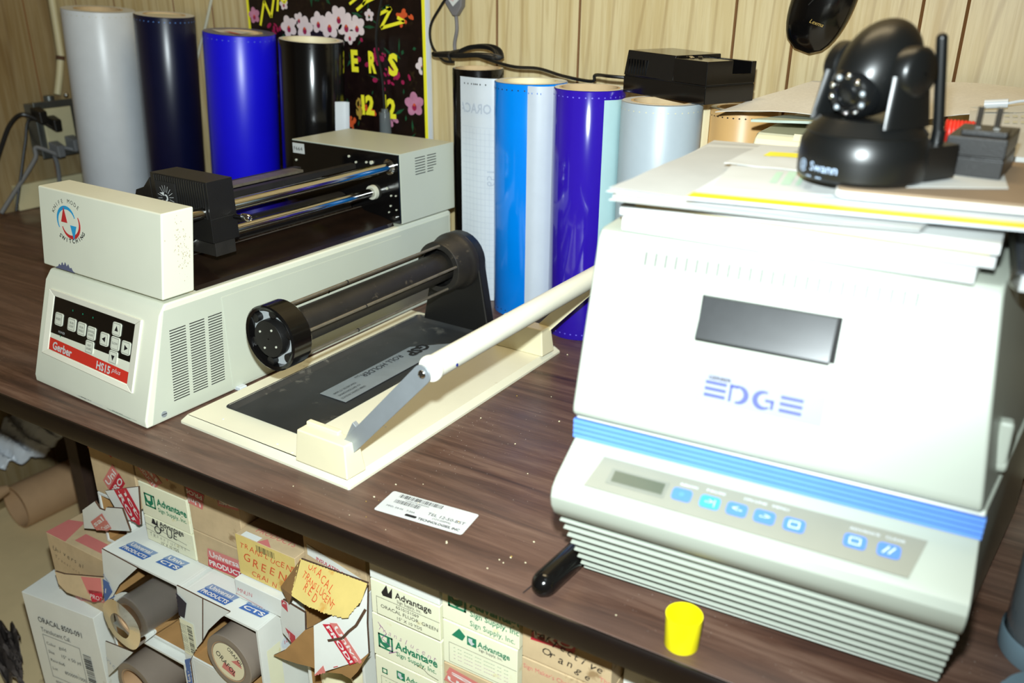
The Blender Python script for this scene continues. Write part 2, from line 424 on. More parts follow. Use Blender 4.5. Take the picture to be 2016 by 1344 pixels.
# ================================================================== PLOTTER (left machine)
hs = thing('vinyl_plotter', 'cream vinyl cutting plotter with black keypad and chrome rods at the left of the table', 'plotter', Wd(-.883, .597, 0), R(-2.9))
def hs_body():
    mb = MB()
    pr = [(0, 0, .001), (0, 0, .012), (0, .042, .141), (0, .052, .154), (0, .632, .154), (0, .636, .150), (0, .636, .001)]
    mb.prism([(-.253, p[1], p[2]) for p in pr], (.253, 0, 0), M_CREAM)
    return mb
body = hs_body().build('base_housing', hs, bevel=.003, seg=3)
# louvres on the side
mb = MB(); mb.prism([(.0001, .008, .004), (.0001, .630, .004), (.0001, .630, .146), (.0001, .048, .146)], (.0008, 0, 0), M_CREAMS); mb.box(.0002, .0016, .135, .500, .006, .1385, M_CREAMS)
mb.build('side_panel', hs, bevel=.0004)
for k, (y0, y1) in enumerate(((.043, .067), (.073, .096), (.102, .124))):
    mb = MB(); n = 27
    for i in range(n):
        z = .024+(.118-.024)*i/(n-1); sk = (z-.024)*.09
        mb.box(-.002, .0012, y0+sk, y1+sk, z-.0006, z+.0006, M_DARK)
    mb.build('vent', hs)
mb = MB(); mb.cyl((0, .026, .012), (.0015, .026, .012), .0042, M_STEEL, n=14); mb.box(.0012, .0018, .0225, .0295, .0116, .0124, M_DARK); mb.build('screw', hs)
mb = MB(); mb.box(-.004, .010, .140, .152, -.0, .006, M_WHITE); mb.build('rubber_foot', hs, bevel=.001)
# front face frame
fo = Vector((-.25, 0, .006)); fu = Vector((1, 0, 0)); fv = Vector((0, .043, .135)).normalized(); fn = fu.cross(fv)
def FP(u, v, d=0): return fo+fu*u+fv*v+fn*d
# marker stains
mb = MB(); F = Face(mb, FP(0, 0), fu, fv, .25, .14, fn)
random.seed(3)
for x0, y0, x1, y1, wv in ((.006, .005, .012, .055, .006), (.017, .005, .019, .048, .004), (.003, .06, .004, .125, .003), (.022, .072, .024, .088, .004)):
    pts = [(x0+(x1-x0)*t+random.uniform(0, .0012)-wv/2, y0+(y1-y0)*t) for t in [i/10 for i in range(11)]] + [(x0+(x1-x0)*t+wv/2-random.uniform(0, .0018), y0+(y1-y0)*t) for t in [1-i/10 for i in range(11)]]
    F.poly(pts, M_STAIN, 1)
tag(mb.build('ink_stain', hs, smooth=0, recalc=False), 'purple-grey marker stains at the left corner', None)
# keypad
kp = MB()
def fr_seg(a, b, c, d): kp.hexa([FP(*a, .000), FP(*b, .000), FP(*c, .0), FP(*d, .0), FP(*a, .004), FP(*b, .004), FP(*c, .0025), FP(*d, .0025)], M_BARW)
o_ = [(.012, .040), (.218, .034), (.219, .130), (.014, .131)]; i_ = [(.024, .0475), (.204, .0425), (.206, .1215), (.0255, .1225)]
for k in range(4): fr_seg(o_[k], o_[(k+1) % 4], i_[(k+1) % 4], i_[k])
keypad = kp.build('keypad_bezel', hs, bevel=.0008)
mb = MB(); mb.hexa([FP(*p, .0002) for p in i_]+[FP(*p, .0014) for p in i_], M_BLKG)
F = Face(mb, FP(0, 0, .0014), fu, fv, .25, .2, fn)
F.poly([(.0245, .048), (.204, .043), (.2045, .0585), (.0248, .0650)], M_RED, 1)
F.text('Gerber', .033, .0505, .0150, M_PAPER, 2, bold=.03, rot=-2, width=.046)
F.text('HS15', .135, .0475, .0145, M_PAPER, 2, bold=.03, rot=-2, width=.031)
F.text('plus', .169, .0510, .0090, M_PAPER, 2, shear=.35, rot=-2, width=.018)
F.text('POWER', .043, .0750, .0045, M_PAPERG, 2)
for x in (.071, .094, .117): F.disc(x, .1115, .0013, M_GREEN, 2)
F.disc(.049, .0712, .0012, M_GREEN, 2)
kpn = mb.build('keypad_panel', hs, smooth=0, recalc=False)
tag(kpn, 'black keypad panel with a red band', None)
keys = [(.042, .0935, 'RESET', None), (.0725, .0925, 'RUN', 'CONT'), (.0955, .0915, 'RUN', 'SINGLE'), (.118, .0905, 'SWIVEL', 'KNIFE'), (.117, .0715, 'INIT', 'KNIFE'),
        (.147, .0890, 'L', None), (.1705, .1075, 'U', None), (.1705, .0885, 'SLOW', None), (.1935, .0880, 'R', None), (.1695, .0700, 'D', None)]
for (x, y, a, b) in keys:
    mb = MB(); s_ = .0088
    pts = []
    for cx, cy, an in ((x+s_-.003, y-s_+.003, -90), (x+s_-.003, y+s_-.003, 0), (x-s_+.003, y+s_-.003, 90), (x-s_+.003, y-s_+.003, 180)):
        for q in range(4): pts.append(FP(cx+.003*math.cos(R(an+q*30)), cy+.003*math.sin(R(an+q*30)), .0014))
    mb.prism(pts, fn*.0012, M_KEY)
    F = Face(mb, FP(0, 0, .0026), fu, fv, .3, .3, fn)
    q = s_-.0015; F.frame(x-q, y-q, x+q, y+q, .0004, M_INK, 1)
    if a in 'LURD':
        an = {'R': 0, 'U': 90, 'L': 180, 'D': 270}[a]
        F.poly([(x+.0046*math.cos(R(an+k)), y+.0046*math.sin(R(an+k))) for k in (0, 125, 235)], M_INK, 1)
    elif b: F.text(a, x, y+.0008, .0042, M_INK, 1, align='C'); F.text(b, x, y-.0038, .0042, M_INK, 1, align='C', width=.0105)
    else: F.text(a, x, y-.0012, .0042, M_INK, 1, align='C', width=.0115)
    mb.build('key', kpn, smooth=0, recalc=False)
# stickers
def adv_logo(F, x, y, s, m, l=2):
    F.rect(x, y, x+s, y+s, m, l); F.poly([(x+.15*s, y+.95*s), (x+.15*s, y+.5*s), (x+.5*s, y+.12*s), (x+.8*s, y+.5*s), (x+.62*s, y+.55*s), (x+.62*s, y+.92*s), (x+.40*s, y+.92*s), (x+.40*s, y+.60*s)], M_PAPER, l+1)
for k, (x0, y0, x1, y1) in enumerate(((.096, -.003, .159, .030), (.164, -.004, .232, .029))):
    mb = MB(); F = Face(mb, FP(0, 0, .0001), fu, fv, .25, .2, fn); F.W = .25
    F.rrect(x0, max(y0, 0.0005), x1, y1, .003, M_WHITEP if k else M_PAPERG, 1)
    adv_logo(F, x0+.004, y1-.014, .0105, M_GREEN, 2)
    F.text('Advantage', x0+.018, y1-.0095, .0095, M_GREEN, 2, bold=.02, width=.037)
    F.text('Sign Supply, Inc.', x0+.019, y1-.0150, .005, M_INK, 2, width=.033)
    if k == 0:
        F.text('GSP Service Contract', x0+.005, y1-.0205, .0048, M_INK, 2, width=.043); F.text('Sales', x0+.006, y1-.0250, .004, M_INK, 2); F.text('Contact #', x0+.006, y1-.0292, .004, M_INK, 2)
        F.line(x0+.022, y1-.0250, x0+.045, y1-.0250, .0003, M_INK); F.text('800-522-3698', x0+.012, .0007, .0042, M_INK, 2)
    else:
        for j in range(3): F.line(x0+.008, y1-.0205-j*.0042, x0+.054, y1-.0205-j*.0042, .0003, M_GREEN, 2)
        F.text('800-522-3698', x0+.014, .0009, .0040, M_INK, 2)
    tag(mb.build('sticker', hs, smooth=0, recalc=False), ('right' if k else 'left')+' white service sticker with green heading', None)
# left upper housing
mb = MB()
def BP(u, v, d=0): return Vector((-.262, .049, .159)) + Vector((1, 0, 0))*u + Vector((0, .0145, .106)).normalized()*v + Vector((0, -.106, .0145)).normalized()*d
mb.hexa([(-.262, .049, .159), (.001, .049, .159), (.001, .096, .159), (-.262, .096, .159), (-.264, .0635, .266), (.003, .0635, .266), (.003, .110, .266), (-.264, .110, .266)], M_CREAM)
lb = mb.build('left_housing', hs, bevel=.0022, seg=3)
mb = MB(); F = Face(mb, BP(0, 0), (1, 0, 0), (0, .0145, .106), .262, .106, Vector((0, -.106, .0145)).normalized())
cx, cy, rr = .068, .069, .0240
for t, a0, a1, m_ in (('KNIFE MODE', 158, 52, M_INK), ('SWITCHING', 236, 332, M_INK)):
    n = len(t)
    for i, ch in enumerate(t):
        a = a0+(a1-a0)*i/(n-1); rad = rr*1.22 if a0 == 158 else rr*1.40
        if ch != ' ': F.text(ch, cx+rad*1.18*math.cos(R(a)), cy+rad*.84*math.sin(R(a)), .0078, m_, 2, rot=(a-90 if a0 == 158 else a+90), align='C', bold=0 if a0 == 158 else .03)
F.arrow_arc(cx-.005, cy, .0205, 215, 20, .0050, M_BLUE, 2, ry=.0180); F.arrow_arc(cx+.005, cy-.002, .0205, 35, -160, .0050, M_REDA, 3, ry=.0180)
F.poly([(cx-.0165, cy-.002), (cx-.002, cy-.002), (cx-.0095, cy+.019)], M_REDA, 4); F.poly([(cx+.004, cy-.004), (cx+.0185, cy-.004), (cx+.0115, cy-.024)], M_BLUE, 4)
mb.build('mode_logo', lb, smooth=0, recalc=False)
mb = MB(); F = Face(mb, BP(0, 0), (1, 0, 0), (0, .0145, .106), .262, .106, Vector((0, -.106, .0145)).normalized())
F.poly([(.030+.046*t, .0005+(.009*math.sin(math.pi*t))*(1+.3*math.sin(40*t))) for t in [i/24 for i in range(25)]], M_STAIN, 1)
tag(mb.build('ink_stain', lb, smooth=0, recalc=False), 'purple-grey marker stain along the lower edge', None)
mb = MB(); random.seed(5)
for i in range(110):
    y = random.gauss(.085, .006); z = random.gauss(.215, .016)
    if not (.164 < z < .262): continue
    y0_ = .049+(z-.159)*.1355; y = max(y0_+.003, min(y0_+.040, y)); x = .001+(z-.159)*.0187+.0004; rr_ = random.uniform(.0002, .0007)
    mb.poly([(x, y+rr_*math.cos(a), z+rr_*1.6*math.sin(a)) for a in [k*math.pi/3 for k in range(6)]], mat('grime_brown', (176, 158, 128), .7))
tag(mb.build('grime', lb, smooth=0, recalc=False), 'brown specks of grime on the right end', None)
# right upper housing
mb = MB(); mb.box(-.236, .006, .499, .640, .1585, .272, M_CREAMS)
for c_ in range(2):
    for i in range(7):
        z = .2605-i*.0044
        mb.box(.0055, .0064, .536+c_*.031, .562+c_*.029-(c_*(i > 4))*.008, z-.0012, z+.0002, M_DARK)
rb = mb.build('right_housing', hs, bevel=.0012)
mb = MB(); mb.box(-.234, .0045, .4955, .4988, .160, .2705, M_BLKG)
mb.box(-.231, -.204, .4945, .4955, .250, .267, M_PAPER)
F = Face(mb, (-.231, .4945, .250), (1, 0, 0), (0, 0, 1), .03, .02); F.text('F664', .0025, .005, .009, M_INK, 2, width=.021)
for x, z, r_ in ((-.225, .238, .0018), (-.10, .258, .002), (-.085, .250, .0018), (-.062, .2525, .0018), (-.050, .2535, .0030), (-.02, .215, .0022), (-.012, .204, .0015), (-.002, .205, .0013), (-.014, .187, .0015), (-.002, .182, .0012), (-.018, .176, .0012), (-.228, .206, .0035), (-.182, .208, .004), (-.005, .169, .0036)):
    mb.cyl((x, .4955, z), (x, .4935 if r_ < .003 else .492, z), r_, M_CHROME if r_ > .003 else M_GREYP, n=10)
mb.build('side_plate', hs)
# deck and platen
mb = MB()
mb.prism([(-.008, .105, .1545), (-.010, .105, .160), (-.030, .105, .166), (-.072, .105, .172), (-.078, .105, .1755), (-.090, .105, .176), (-.095, .105, .170), (-.235, .105, .168), (-.235, .105, .1545)], (0, .389, 0), M_PLATEN)
F = Face(mb, (-.076, .105, .1772), (0, 1, 0), (-1, 0, 0), .389, .012, (0, 0, 1))
F.rect(.0, -.0, .389, .0040, mat('cutting_strip', (84, 82, 78), .4, var=.2), 1)
for i in range(26): q = random.uniform(.03, .38); F.line(q, -.0, q+random.uniform(-.004, .004), .009, .0005, M_RODG, 2)
mb.build('platen_deck', hs)
mb = MB(); mb.cyl((-.125, .112, .172), (-.125, .494, .172), .024, M_BLKM, n=32); mb.build('drum', hs)
for i in range(1):
    mb = MB(); mb.cyl((-.012, .105, .251), (-.012, .495, .251), .0076, M_CHROME, n=28); mb.lathe([(.0076, 0), (.0125, 0), (.0125, .0035), (.0100, .006), (.0076, .006)], (-.012, .4952, .251), (0, -1, 0), M_CHROME); mb.build('rail', hs)
    mb = MB(); mb.cyl((-.050, .105, .205), (-.050, .495, .205), .0074, M_CHROME, n=28); mb.lathe([(.0076, 0), (.0120, 0), (.0115, .006), (.0076, .006)], (-.050, .4952, .205), (0, -1, 0), M_GREYP); mb.build('rail', hs)
mb = MB(); mb.box(-.098, -.086, .108, .495, .2395, .2475, M_BLKM); mb.box(-.118, -.100, .108, .43, .232, .236, M_RODG); mb.build('belt_beam', hs)
mb = MB(); mb.box(-.156, -.130, .108, .42, .2405, .2445, M_RODG); mb.box(-.170, -.156, .108, .44, .225, .2425, M_BLKM); mb.build('rear_beam', hs)
# cutting head
hd = MB()
hd.hexa([(-.118, .134, .212), (.001, .134, .212), (.001, .176, .212), (-.118, .176, .212), (-.112, .134, .291), (.001, .134, .291), (-.001, .176, .291), (-.112, .176, .291)], M_BLK)
hd.prism([(-.118, .136, .212), (-.118, .136, .283), (-.134, .136, .268), (-.152, .136, .262), (-.158, .136, .250), (-.158, .136, .212)], (0, .038, 0), M_BLK)
for i in range(22): hd.box(-.104+i*.0047, -.1018+i*.0047, .1322, .1345, .243, .2895, M_BLK)
hd.box(.0008, .0014, .134, .176, .2425, .2432, M_DARK)
hd.box(-.100, -.004, .140, .172, .192, .2125, M_BLKM)
head = hd.build('cutting_head', hs, bevel=.0008)
mb = MB(); mb.box(-.100, -.060, .1308, .1325, .241, .282, M_DARK)
F = Face(mb, (-.100, .1306, .241), (1, 0, 0), (0, 0, 1), .04, .041)
for i in range(18):
    a = i*20+8
    if i in (7, ): continue
    F.line(.020+.0075*math.cos(R(a)), .0205+.0075*math.sin(R(a)), .020+.0165*math.cos(R(a)), .0205+.0165*math.sin(R(a)), .0006, M_PAPERG, 1)
F.arrow_arc(.020, .0205, .0035, -100, 120, .003, M_PAPER, 2); F.poly([(.008, .026), (.0175, .0275), (.0170, .0225)], M_PAPER, 2)
mb.build('dial', head, smooth=0, recalc=False)
mb = MB(); mb.cyl((-.002, .172, .240), (.012, .176, .239), .0034, M_BLKG, n=14); mb.lathe([(.0042, 0), (.0052, .003), (.0052, .012), (.0036, .014), (.0030, .013), (.0001, .013)], (.008, .177, .2395), (1, .2, -.05), M_CHROME, n=14); mb.build('knob', head)

# ================================================================== ROLL HOLDER
rh = thing('roll_holder', 'cream roll holder plate with black spindle and white guide bar beside the plotter', 'roll holder', Wd(-.574, .624, 0), R(-2))
mb = MB()
zt = .011
outer0 = [(-.290, 0), (-.288, -.002), (-.002, -.002), (.0, 0), (.004, .466), (.0, .470), (-.286, .470), (-.290, .466)]
outer1 = [(-.283, .006), (-.281, .005), (-.008, .005), (-.006, .007), (-.002, .460), (-.004, .463), (-.281, .463), (-.283, .461)]
rec = [(-.260, .052), (-.252, .044), (-.118, .044), (-.118, .450), (-.255, .450), (-.260, .445)]
n = len(outer0)
v = [(x, y, .0) for x, y in outer0]+[(x, y, .003) for x, y in outer0]+[(x, y, zt) for x, y in outer1]
fs = [tuple(range(n))[::-1]]+[(i, (i+1) % n, n+(i+1) % n, n+i) for i in range(n)]+[(n+i, n+(i+1) % n, 2*n+(i+1) % n, 2*n+i) for i in range(n)]
mb.add(v, fs, M_PLATE)
# top with the opening for the tray: four strips
X0, X1, Y0, Y1 = -.260, -.118, .046, .452
o4 = [outer1[0], outer1[3], outer1[4], outer1[7]]
inner = [(X0, Y0), (X1, Y0), (X1, Y1), (X0, Y1)]
for k in range(4):
    a, b, c, d = o4[k], o4[(k+1) % 4], inner[(k+1) % 4], inner[k]
    mb.add([(a[0], a[1], zt), (b[0], b[1], zt), (c[0], c[1], zt), (d[0], d[1], zt)], [(0, 1, 2, 3)], M_PLATE)
for k in range(4):
    a, b = inner[k], inner[(k+1) % 4]
    mb.add([(a[0], a[1], zt), (b[0], b[1], zt), (b[0], b[1], .003), (a[0], a[1], .003)], [(0, 1, 2, 3)], M_PLATE)
for x, y in ((-.235, .022), (-.13, .015), (-.10, .010), (-.05, .12), (-.2, .46)): mb.ell((x, y, zt), .0016, .0014, .0006, M_WHITE, n=8, k=4)
mb.build('base_plate', rh, recalc=True, smooth=30)
mb = MB()
def rrp(x0, y0, x1, y1, r): return [(cx+r*math.cos(R(a+q*22.5)), cy+r*math.sin(R(a+q*22.5))) for cx, cy, a in ((x1-r, y0+r, -90), (x1-r, y1-r, 0), (x0+r, y1-r, 90), (x0+r, y0+r, 180)) for q in range(5)]
A = rrp(X0-.001, Y0-.001, X1+.001, Y1+.001, .008); B = rrp(X0+.006, Y0+.006, X1-.006, Y1-.006, .007); nn = len(A)
mb.add([(x, y, zt+.0008) for x, y in A]+[(x, y, zt-.0065) for x, y in B]+[(x, y, .0015) for x, y in B], [(i, (i+1) % nn, nn+(i+1) % nn, nn+i) for i in range(nn)]+[tuple(range(nn, 2*nn))], M_RECESS)
mb.build('tray', rh, smooth=50)
mb = MB(); z_ = zt-.0055
lc = [(-.193, .151), (-.146, .151), (-.146, .395), (-.193, .345)]
mb.prism([(x, y, z_-.0003) for x, y in lc], (0, 0, .0006), M_STEEL)
F = Face(mb, (-.146, .151, z_+.0004), (0, 1, 0), (-1, 0, 0), .24, .047, (0, 0, 1))
F2 = Face(mb, (-.150, .395, z_+.0004), (0, -1, 0), (1, 0, 0), .3, .06, (0, 0, 1)); F2.o = Vector((-.193, .395, z_+.0004)); 
F2.text('GSP', .030, .009, .026, M_INK, 2, bold=.05, width=.046); F2.W = .5
F3 = Face(mb, (-.193, .395, z_+.0004), (0, -1, 0), (1, 0, 0), .5, .5, (0, 0, 1))
F3.text('ROLL HOLDER', .030, -.002+.040, .0001, M_INK, 2) if False else F3.text('ROLL HOLDER', .083, .006, .0150, M_INK, 2, width=.088)
for j, t in enumerate(('GERBER SCIENTIFIC PRODUCTS', '151 BATSON DRIVE', 'MANCHESTER, CT 06040')): F3.text(t, .192, .034-j*.009, .0058, M_INK, 2, width=.044 if j else .048)
F3.text('S/N', .172, .004, .0058, M_INK, 2)
mb.build('label_plate', rh, smooth=0, recalc=False)
# upright
mb = MB(); out = [(-.249, 0.004), (-.116, .004), (-.134, .12)] + [(-.180+.045*math.cos(R(a)), .120+.045*math.sin(R(a))) for a in range(0, 181, 15)] + [(-.226, .12)]
out = [(-.249, .004), (-.116, .004)] + [(-.180+.045*math.cos(R(a)), .120+.045*math.sin(R(a))) for a in range(-8, 189, 14)]
mb.prism([(x, .450, z) for x, z in out], (0, .020, 0), M_BLK)
mb.build('upright', rh, bevel=.003, seg=3)
AX, AZ = -.180, .120
mb = MB(); mb.lathe([(.030, 0), (.0385, 0), (.040, .002), (.0405, .030), (.044, .036), (.0455, .040), (.0455, .046), (.030, .046)], (AX, .404, AZ), (0, 1, 0), M_BLKM, n=48)
mb.lathe([(.0385, .0005), (.0370, .002), (.0355, .028), (.001, .028)], (AX, .404, AZ), (0, 1, 0), M_BLK, n=48)
mb.build('rear_hub', rh)
mb = MB(); mb.lathe([(.0405, .000), (.0425, .0015), (.0425, .030), (.0405, .0325), (.037, .0325), (.037, .0015), (.0405, 0)], (AX, .062, AZ), (0, 1, 0), M_BLKG, n=48)
mb.lathe([(.001, .012), (.0372, .012)], (AX, .062, AZ), (0, 1, 0), mat('hub_grey', (168, 172, 172), .4, var=.1), n=48)
mb.lathe([(.001, -.001), (.0235, -.001), (.0240, .0), (.0240, .012)], (AX, .062, AZ), (0, 1, 0), M_BLK, n=40)
for k in range(6):
    a = R(k*60+20); cx_, cz_ = AX+.033*math.cos(a), AZ+.033*math.sin(a)
    mb.cyl((cx_, .066, cz_), (cx_, .0745, cz_), .0058, M_BLK, n=12)
for k in range(4): a = R(k*90+60); mb.cyl((AX+.015*math.cos(a), .0612, AZ+.015*math.sin(a)), (AX+.015*math.cos(a), .0600, AZ+.015*math.sin(a)), .0014, M_GREYP, n=8)
mb.build('front_hub', rh, smooth=35)
mb = MB(); mb.cyl((AX, .070, AZ), (AX, .432, AZ), .0225, M_BLKM, n=36); mb.build('spindle', rh)
for a in (12, 84, 156, 228, 300):
    mb = MB(); x, z = AX+.0355*math.cos(R(a)), AZ+.0355*math.sin(R(a)); mb.cyl((x, .080, z), (x, .420, z), .0021, M_RODG, n=10)
    mb.cyl((x, .20, z), (x, .2015, z), .0027, M_DARK, n=8); mb.build('guide_rod', rh)
# guide bar with arms and end blocks
bx, bz = .100, .1655
mb = MB(); mb.cyl((bx, .027, bz), (bx, .432, bz), .0128, M_BARW, n=36); mb.lathe([(.0135, .0), (.0142, .001), (.0142, .005), (.0128, .007)], (bx, .022, bz), (0, 1, 0), M_BARW, n=36, caps=True)
mb.cyl((bx+.0125, .052, bz-.003), (bx+.0132, .052, bz-.003), .0018, mat('blue_dot', (30, 40, 120), .5), n=10)
mb.build('guide_bar', rh)
for k, y in enumerate((.014, .438)):
    blk = MB(); yb = (-.001, .029) if k == 0 else (.415, .447)
    blk.hexa([(-.084, yb[0], zt), (-.003+.006*k, yb[0], zt), (-.001+.006*k, yb[1], zt), (-.084, yb[1], zt), (-.080, yb[0]+.003, .052), (-.007+.006*k, yb[0]+.003, .052), (-.005+.006*k, yb[1]-.005, .052), (-.080, yb[1]-.005, .052)], M_CREAM2)
    blk.hexa([(-.080, yb[1]-.012, .050), (-.03, yb[1]-.012, .050), (-.03, yb[1]-.004, .050), (-.080, yb[1]-.004, .050), (-.080, yb[1]-.012, .056), (-.03, yb[1]-.012, .056), (-.03, yb[1]-.004, .056), (-.080, yb[1]-.004, .056)], M_CREAM2)
    tag(blk.build('pivot_block', rh, bevel=.0018, seg=3), None, None)
    arm = MB(); p0 = Vector((-.012, y, .045)); p1 = Vector((bx-.004, y, bz-.004)); d = (p1-p0).normalized(); nrm = Vector((-d.z, 0, d.x)); hw = .0095
    pts = [p0-nrm*hw, p1-nrm*(hw+.001)] + [p1+d*.0105*math.sin(R(t))-nrm*.0105*math.cos(R(t)) for t in range(15, 180, 15)] + [p1+nrm*(hw+.001), p0+nrm*hw]
    arm.prism(pts, (0, .0022, 0), M_STEEL if k == 0 else M_CREAM2)
    a_ = arm.build('arm', rh, bevel=.0004)
    mb = MB(); mb.ell((bx-.003, y-.0008, bz-.003), .0048, .0022, .0048, M_CHROME, n=14, k=6); mb.box(bx-.006, bx, y-.0032, y-.0026, bz-.0034, bz-.0026, M_DARK); mb.box(bx-.0034, bx-.0026, y-.0032, y-.0026, bz-.006, bz, M_DARK); mb.build('screw', a_)
    if k == 0:
        mb = MB(); mb.prism([(-.022, .0165, .046), (-.004, .0165, .048), (-.001, .0165, .072), (-.006, .0165, .076)], (0, .006, 0), M_STEEL); mb.build('hinge_bracket', rh, bevel=.0004)

# ================================================================== PRINTER (right machine)
pt = thing('thermal_printer', 'large off-white desktop thermal printer with blue stripes, in the right foreground', 'printer', Wd(-.285, .625, 0), R(3))
RX = .312; DP = .305
mb = MB()
sk = [(.0, .008)]; nr = 7
for i in range(nr):
    t0, t1 = i/nr, (i+.62)/nr; y0, z0 = -.062*t0, .010+.094*t0; y1, z1 = -.062*t1, .010+.094*t1
    sk += [(y0+.0045, z0+.0015), (y0-.0015, z0+.003), (y1-.0035, z1+.001), (y1+.0030, z1+.0025)]
prof = sk + [(-.066, .108), (-.0745, .116), (-.080, .126), (-.0815, .135), (-.079, .1425), (-.072, .1485), (-.038, .1655), (-.033, .168), (-.033, .1855), (-.030, .190), (DP-.03, .190), (DP, .06), (DP, .008)]
a = [Vector((0, y, z)) for y, z in prof]; b = [Vector((RX+.19*max(0, y), y, z)) for y, z in prof]; n = len(prof)
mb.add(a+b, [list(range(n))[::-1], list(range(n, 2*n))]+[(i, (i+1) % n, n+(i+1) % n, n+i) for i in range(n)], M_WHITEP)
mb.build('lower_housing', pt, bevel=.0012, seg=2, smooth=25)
for x, y in ((.02, .02), (RX-.02, .02), (.02, DP-.02), (RX-.02, DP-.02)):
    mb = MB(); mb.cyl((x, y, 0), (x, y, .010), .009, M_BLK, n=16); mb.build('foot', pt)
mb = MB()
for i in range(4): z = .1682+i*.0046; mb.box(-.0012, RX+.0006, -.0350, .2, z, z+.0034, M_BLUEL)
mb.box(-.0006, RX, -.0338, .19, .168, .1862, mat('stripe_groove_blue', (48, 78, 150), .5)); mb.build('blue_stripe', pt)
# cover
cv = [(-.0355, .1905), (-.0395, .1935), (-.0400, .197), (-.0392, .2015), (-.0005, .336), (.004, .3415), (.010, .3432), (.255, .3432), (.262, .3400), (.290, .20), (.290, .1905)]
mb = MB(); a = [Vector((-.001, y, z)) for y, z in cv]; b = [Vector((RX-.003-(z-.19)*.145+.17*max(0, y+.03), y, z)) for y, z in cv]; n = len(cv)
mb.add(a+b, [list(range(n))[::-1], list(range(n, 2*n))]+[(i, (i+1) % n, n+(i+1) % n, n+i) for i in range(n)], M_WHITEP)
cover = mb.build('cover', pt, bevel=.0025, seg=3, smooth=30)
co = Vector((0, -.0392, .2015)); cvv = Vector((0, .0387, .1345)).normalized(); cnn = Vector((1, 0, 0)).cross(cvv)
CP = lambda u, v, d=0: co+Vector((u, 0, 0))+cvv*v+cnn*d
mb = MB()
for i in range(25):
    u = .042+i*.0083; mb.hexa([CP(u-.0006, .1235, -.003), CP(u+.0006, .1235, -.003), CP(u+.0006, .1345, -.003), CP(u-.0006, .1345, -.003), CP(u-.0006, .1235, .0002), CP(u+.0006, .1235, .0002), CP(u+.0006, .1345, .0002), CP(u-.0006, .1345, .0002)], M_DARK)
mb.build('front_vent', cover)
mb = MB()
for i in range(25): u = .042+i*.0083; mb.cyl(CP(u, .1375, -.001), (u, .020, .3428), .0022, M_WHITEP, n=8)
mb.build('grip_ribs', cover)
mb = MB(); mb.hexa([CP(.092, .074, .0002), CP(.196, .074, .0002), CP(.196, .1085, .0002), CP(.092, .1085, .0002), CP(.092, .074, .0006), CP(.196, .074, .0006), CP(.196, .1085, .0006), CP(.092, .1085, .0006)], M_DARK)
mb.prism([CP(.094, .1085, .0006), CP(.094, .1075, .004), CP(.094, .084, .0105), CP(.094, .0755, .0125), CP(.094, .0745, .011), CP(.094, .079, .006), CP(.094, .079, .0006)], (.099, 0, 0), mat('worn_black_handle', (38, 39, 40), .32, var=.35, vscale=30)); mb.build('handle', cover, bevel=.0012)
mb = MB(); lg = [CP(.098, .0265, .0002), CP(.195, .0265, .0002), CP(.195, .0505, .0002), CP(.098, .0505, .0002)]
mb.prism(lg, cnn*.0005, mat('badge_silver', (140, 144, 158), .35, var=.05))
F = Face(mb, CP(.098, .0265, .0008), (1, 0, 0), cvv, .097, .024, cnn)
F.text('GERBER', .0095, .0185, .0038, M_INK, 1, bold=.03, width=.018)
ME = mat('badge_violet', (70, 78, 190), .4)
for x0 in (.008, .0655):
    for j in range(3): F.rect(x0, .0045+j*.0050, x0+.0165, .0045+j*.0050+.0026, ME, 1)
for j in range(2):
    F.arrow_arc(.0335, .0105, .0066, -100, 100, .0040, ME, 1, ry=.0062) if j == 0 else F.arrow_arc(.0535, .0105, .0066, 70, 310, .0040, ME, 1, ry=.0062)
F.rect(.0270, .0040, .0290, .0170, ME, 1); F.rect(.0270, .0150, .0335, .0176, ME, 1); F.rect(.0545, .0095, .0610, .0117, ME, 1); F.rect(.0590, .0045, .0612, .0117, ME, 1)
mb.build('badge', cover, smooth=0, recalc=False)
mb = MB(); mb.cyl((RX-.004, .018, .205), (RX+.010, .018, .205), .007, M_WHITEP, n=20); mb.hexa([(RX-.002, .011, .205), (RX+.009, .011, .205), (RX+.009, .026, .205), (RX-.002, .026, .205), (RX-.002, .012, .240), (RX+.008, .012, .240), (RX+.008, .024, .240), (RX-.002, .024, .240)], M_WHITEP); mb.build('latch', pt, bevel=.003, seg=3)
# display panel
po = Vector((0, -.0740, .1482)); pv = Vector((0, .036, .0175)).normalized(); pn = Vector((1, 0, 0)).cross(pv)
DPn = lambda u, v, d=0: po+Vector((u, 0, 0))+pv*v+pn*d
mb = MB(); mb.prism([DPn(.026, .001, 0), DPn(.272, -.001, 0), DPn(.280, .0325, 0), DPn(.032, .0325, 0)], pn*.0006, mat('panel_grey', (128, 128, 116), .4))
F = Face(mb, DPn(0, 0, .0008), (1, 0, 0), pv, .3, .04, pn)
F.text('RIBBON', .100, .0245, .0028, M_WHITE, 1, width=.014); F.text('PAUSE', .121, .0255, .0028, M_WHITE, 1, width=.015); F.text('ON LINE   MENU', .150, .0265, .0028, M_WHITE, 1, width=.034); F.text('ADVANCE   CLEAR', .228, .0255, .0028, M_WHITE, 1, width=.038)
panel = mb.build('control_panel', pt, smooth=0, recalc=False)
mb = MB(); mb.prism([DPn(.042, .0085, .0006), DPn(.091, .0085, .0006), DPn(.092, .0235, .0006), DPn(.043, .0235, .0006)], pn*.0006, mat('lcd_frame', (118, 120, 110), .4)); F = Face(mb, DPn(0, 0, .0013), (1, 0, 0), pv, .3, .04, pn); F.rect(.046, .0108, .089, .0215, M_LCD, 1)
mb.build('display', panel, smooth=0, recalc=False)
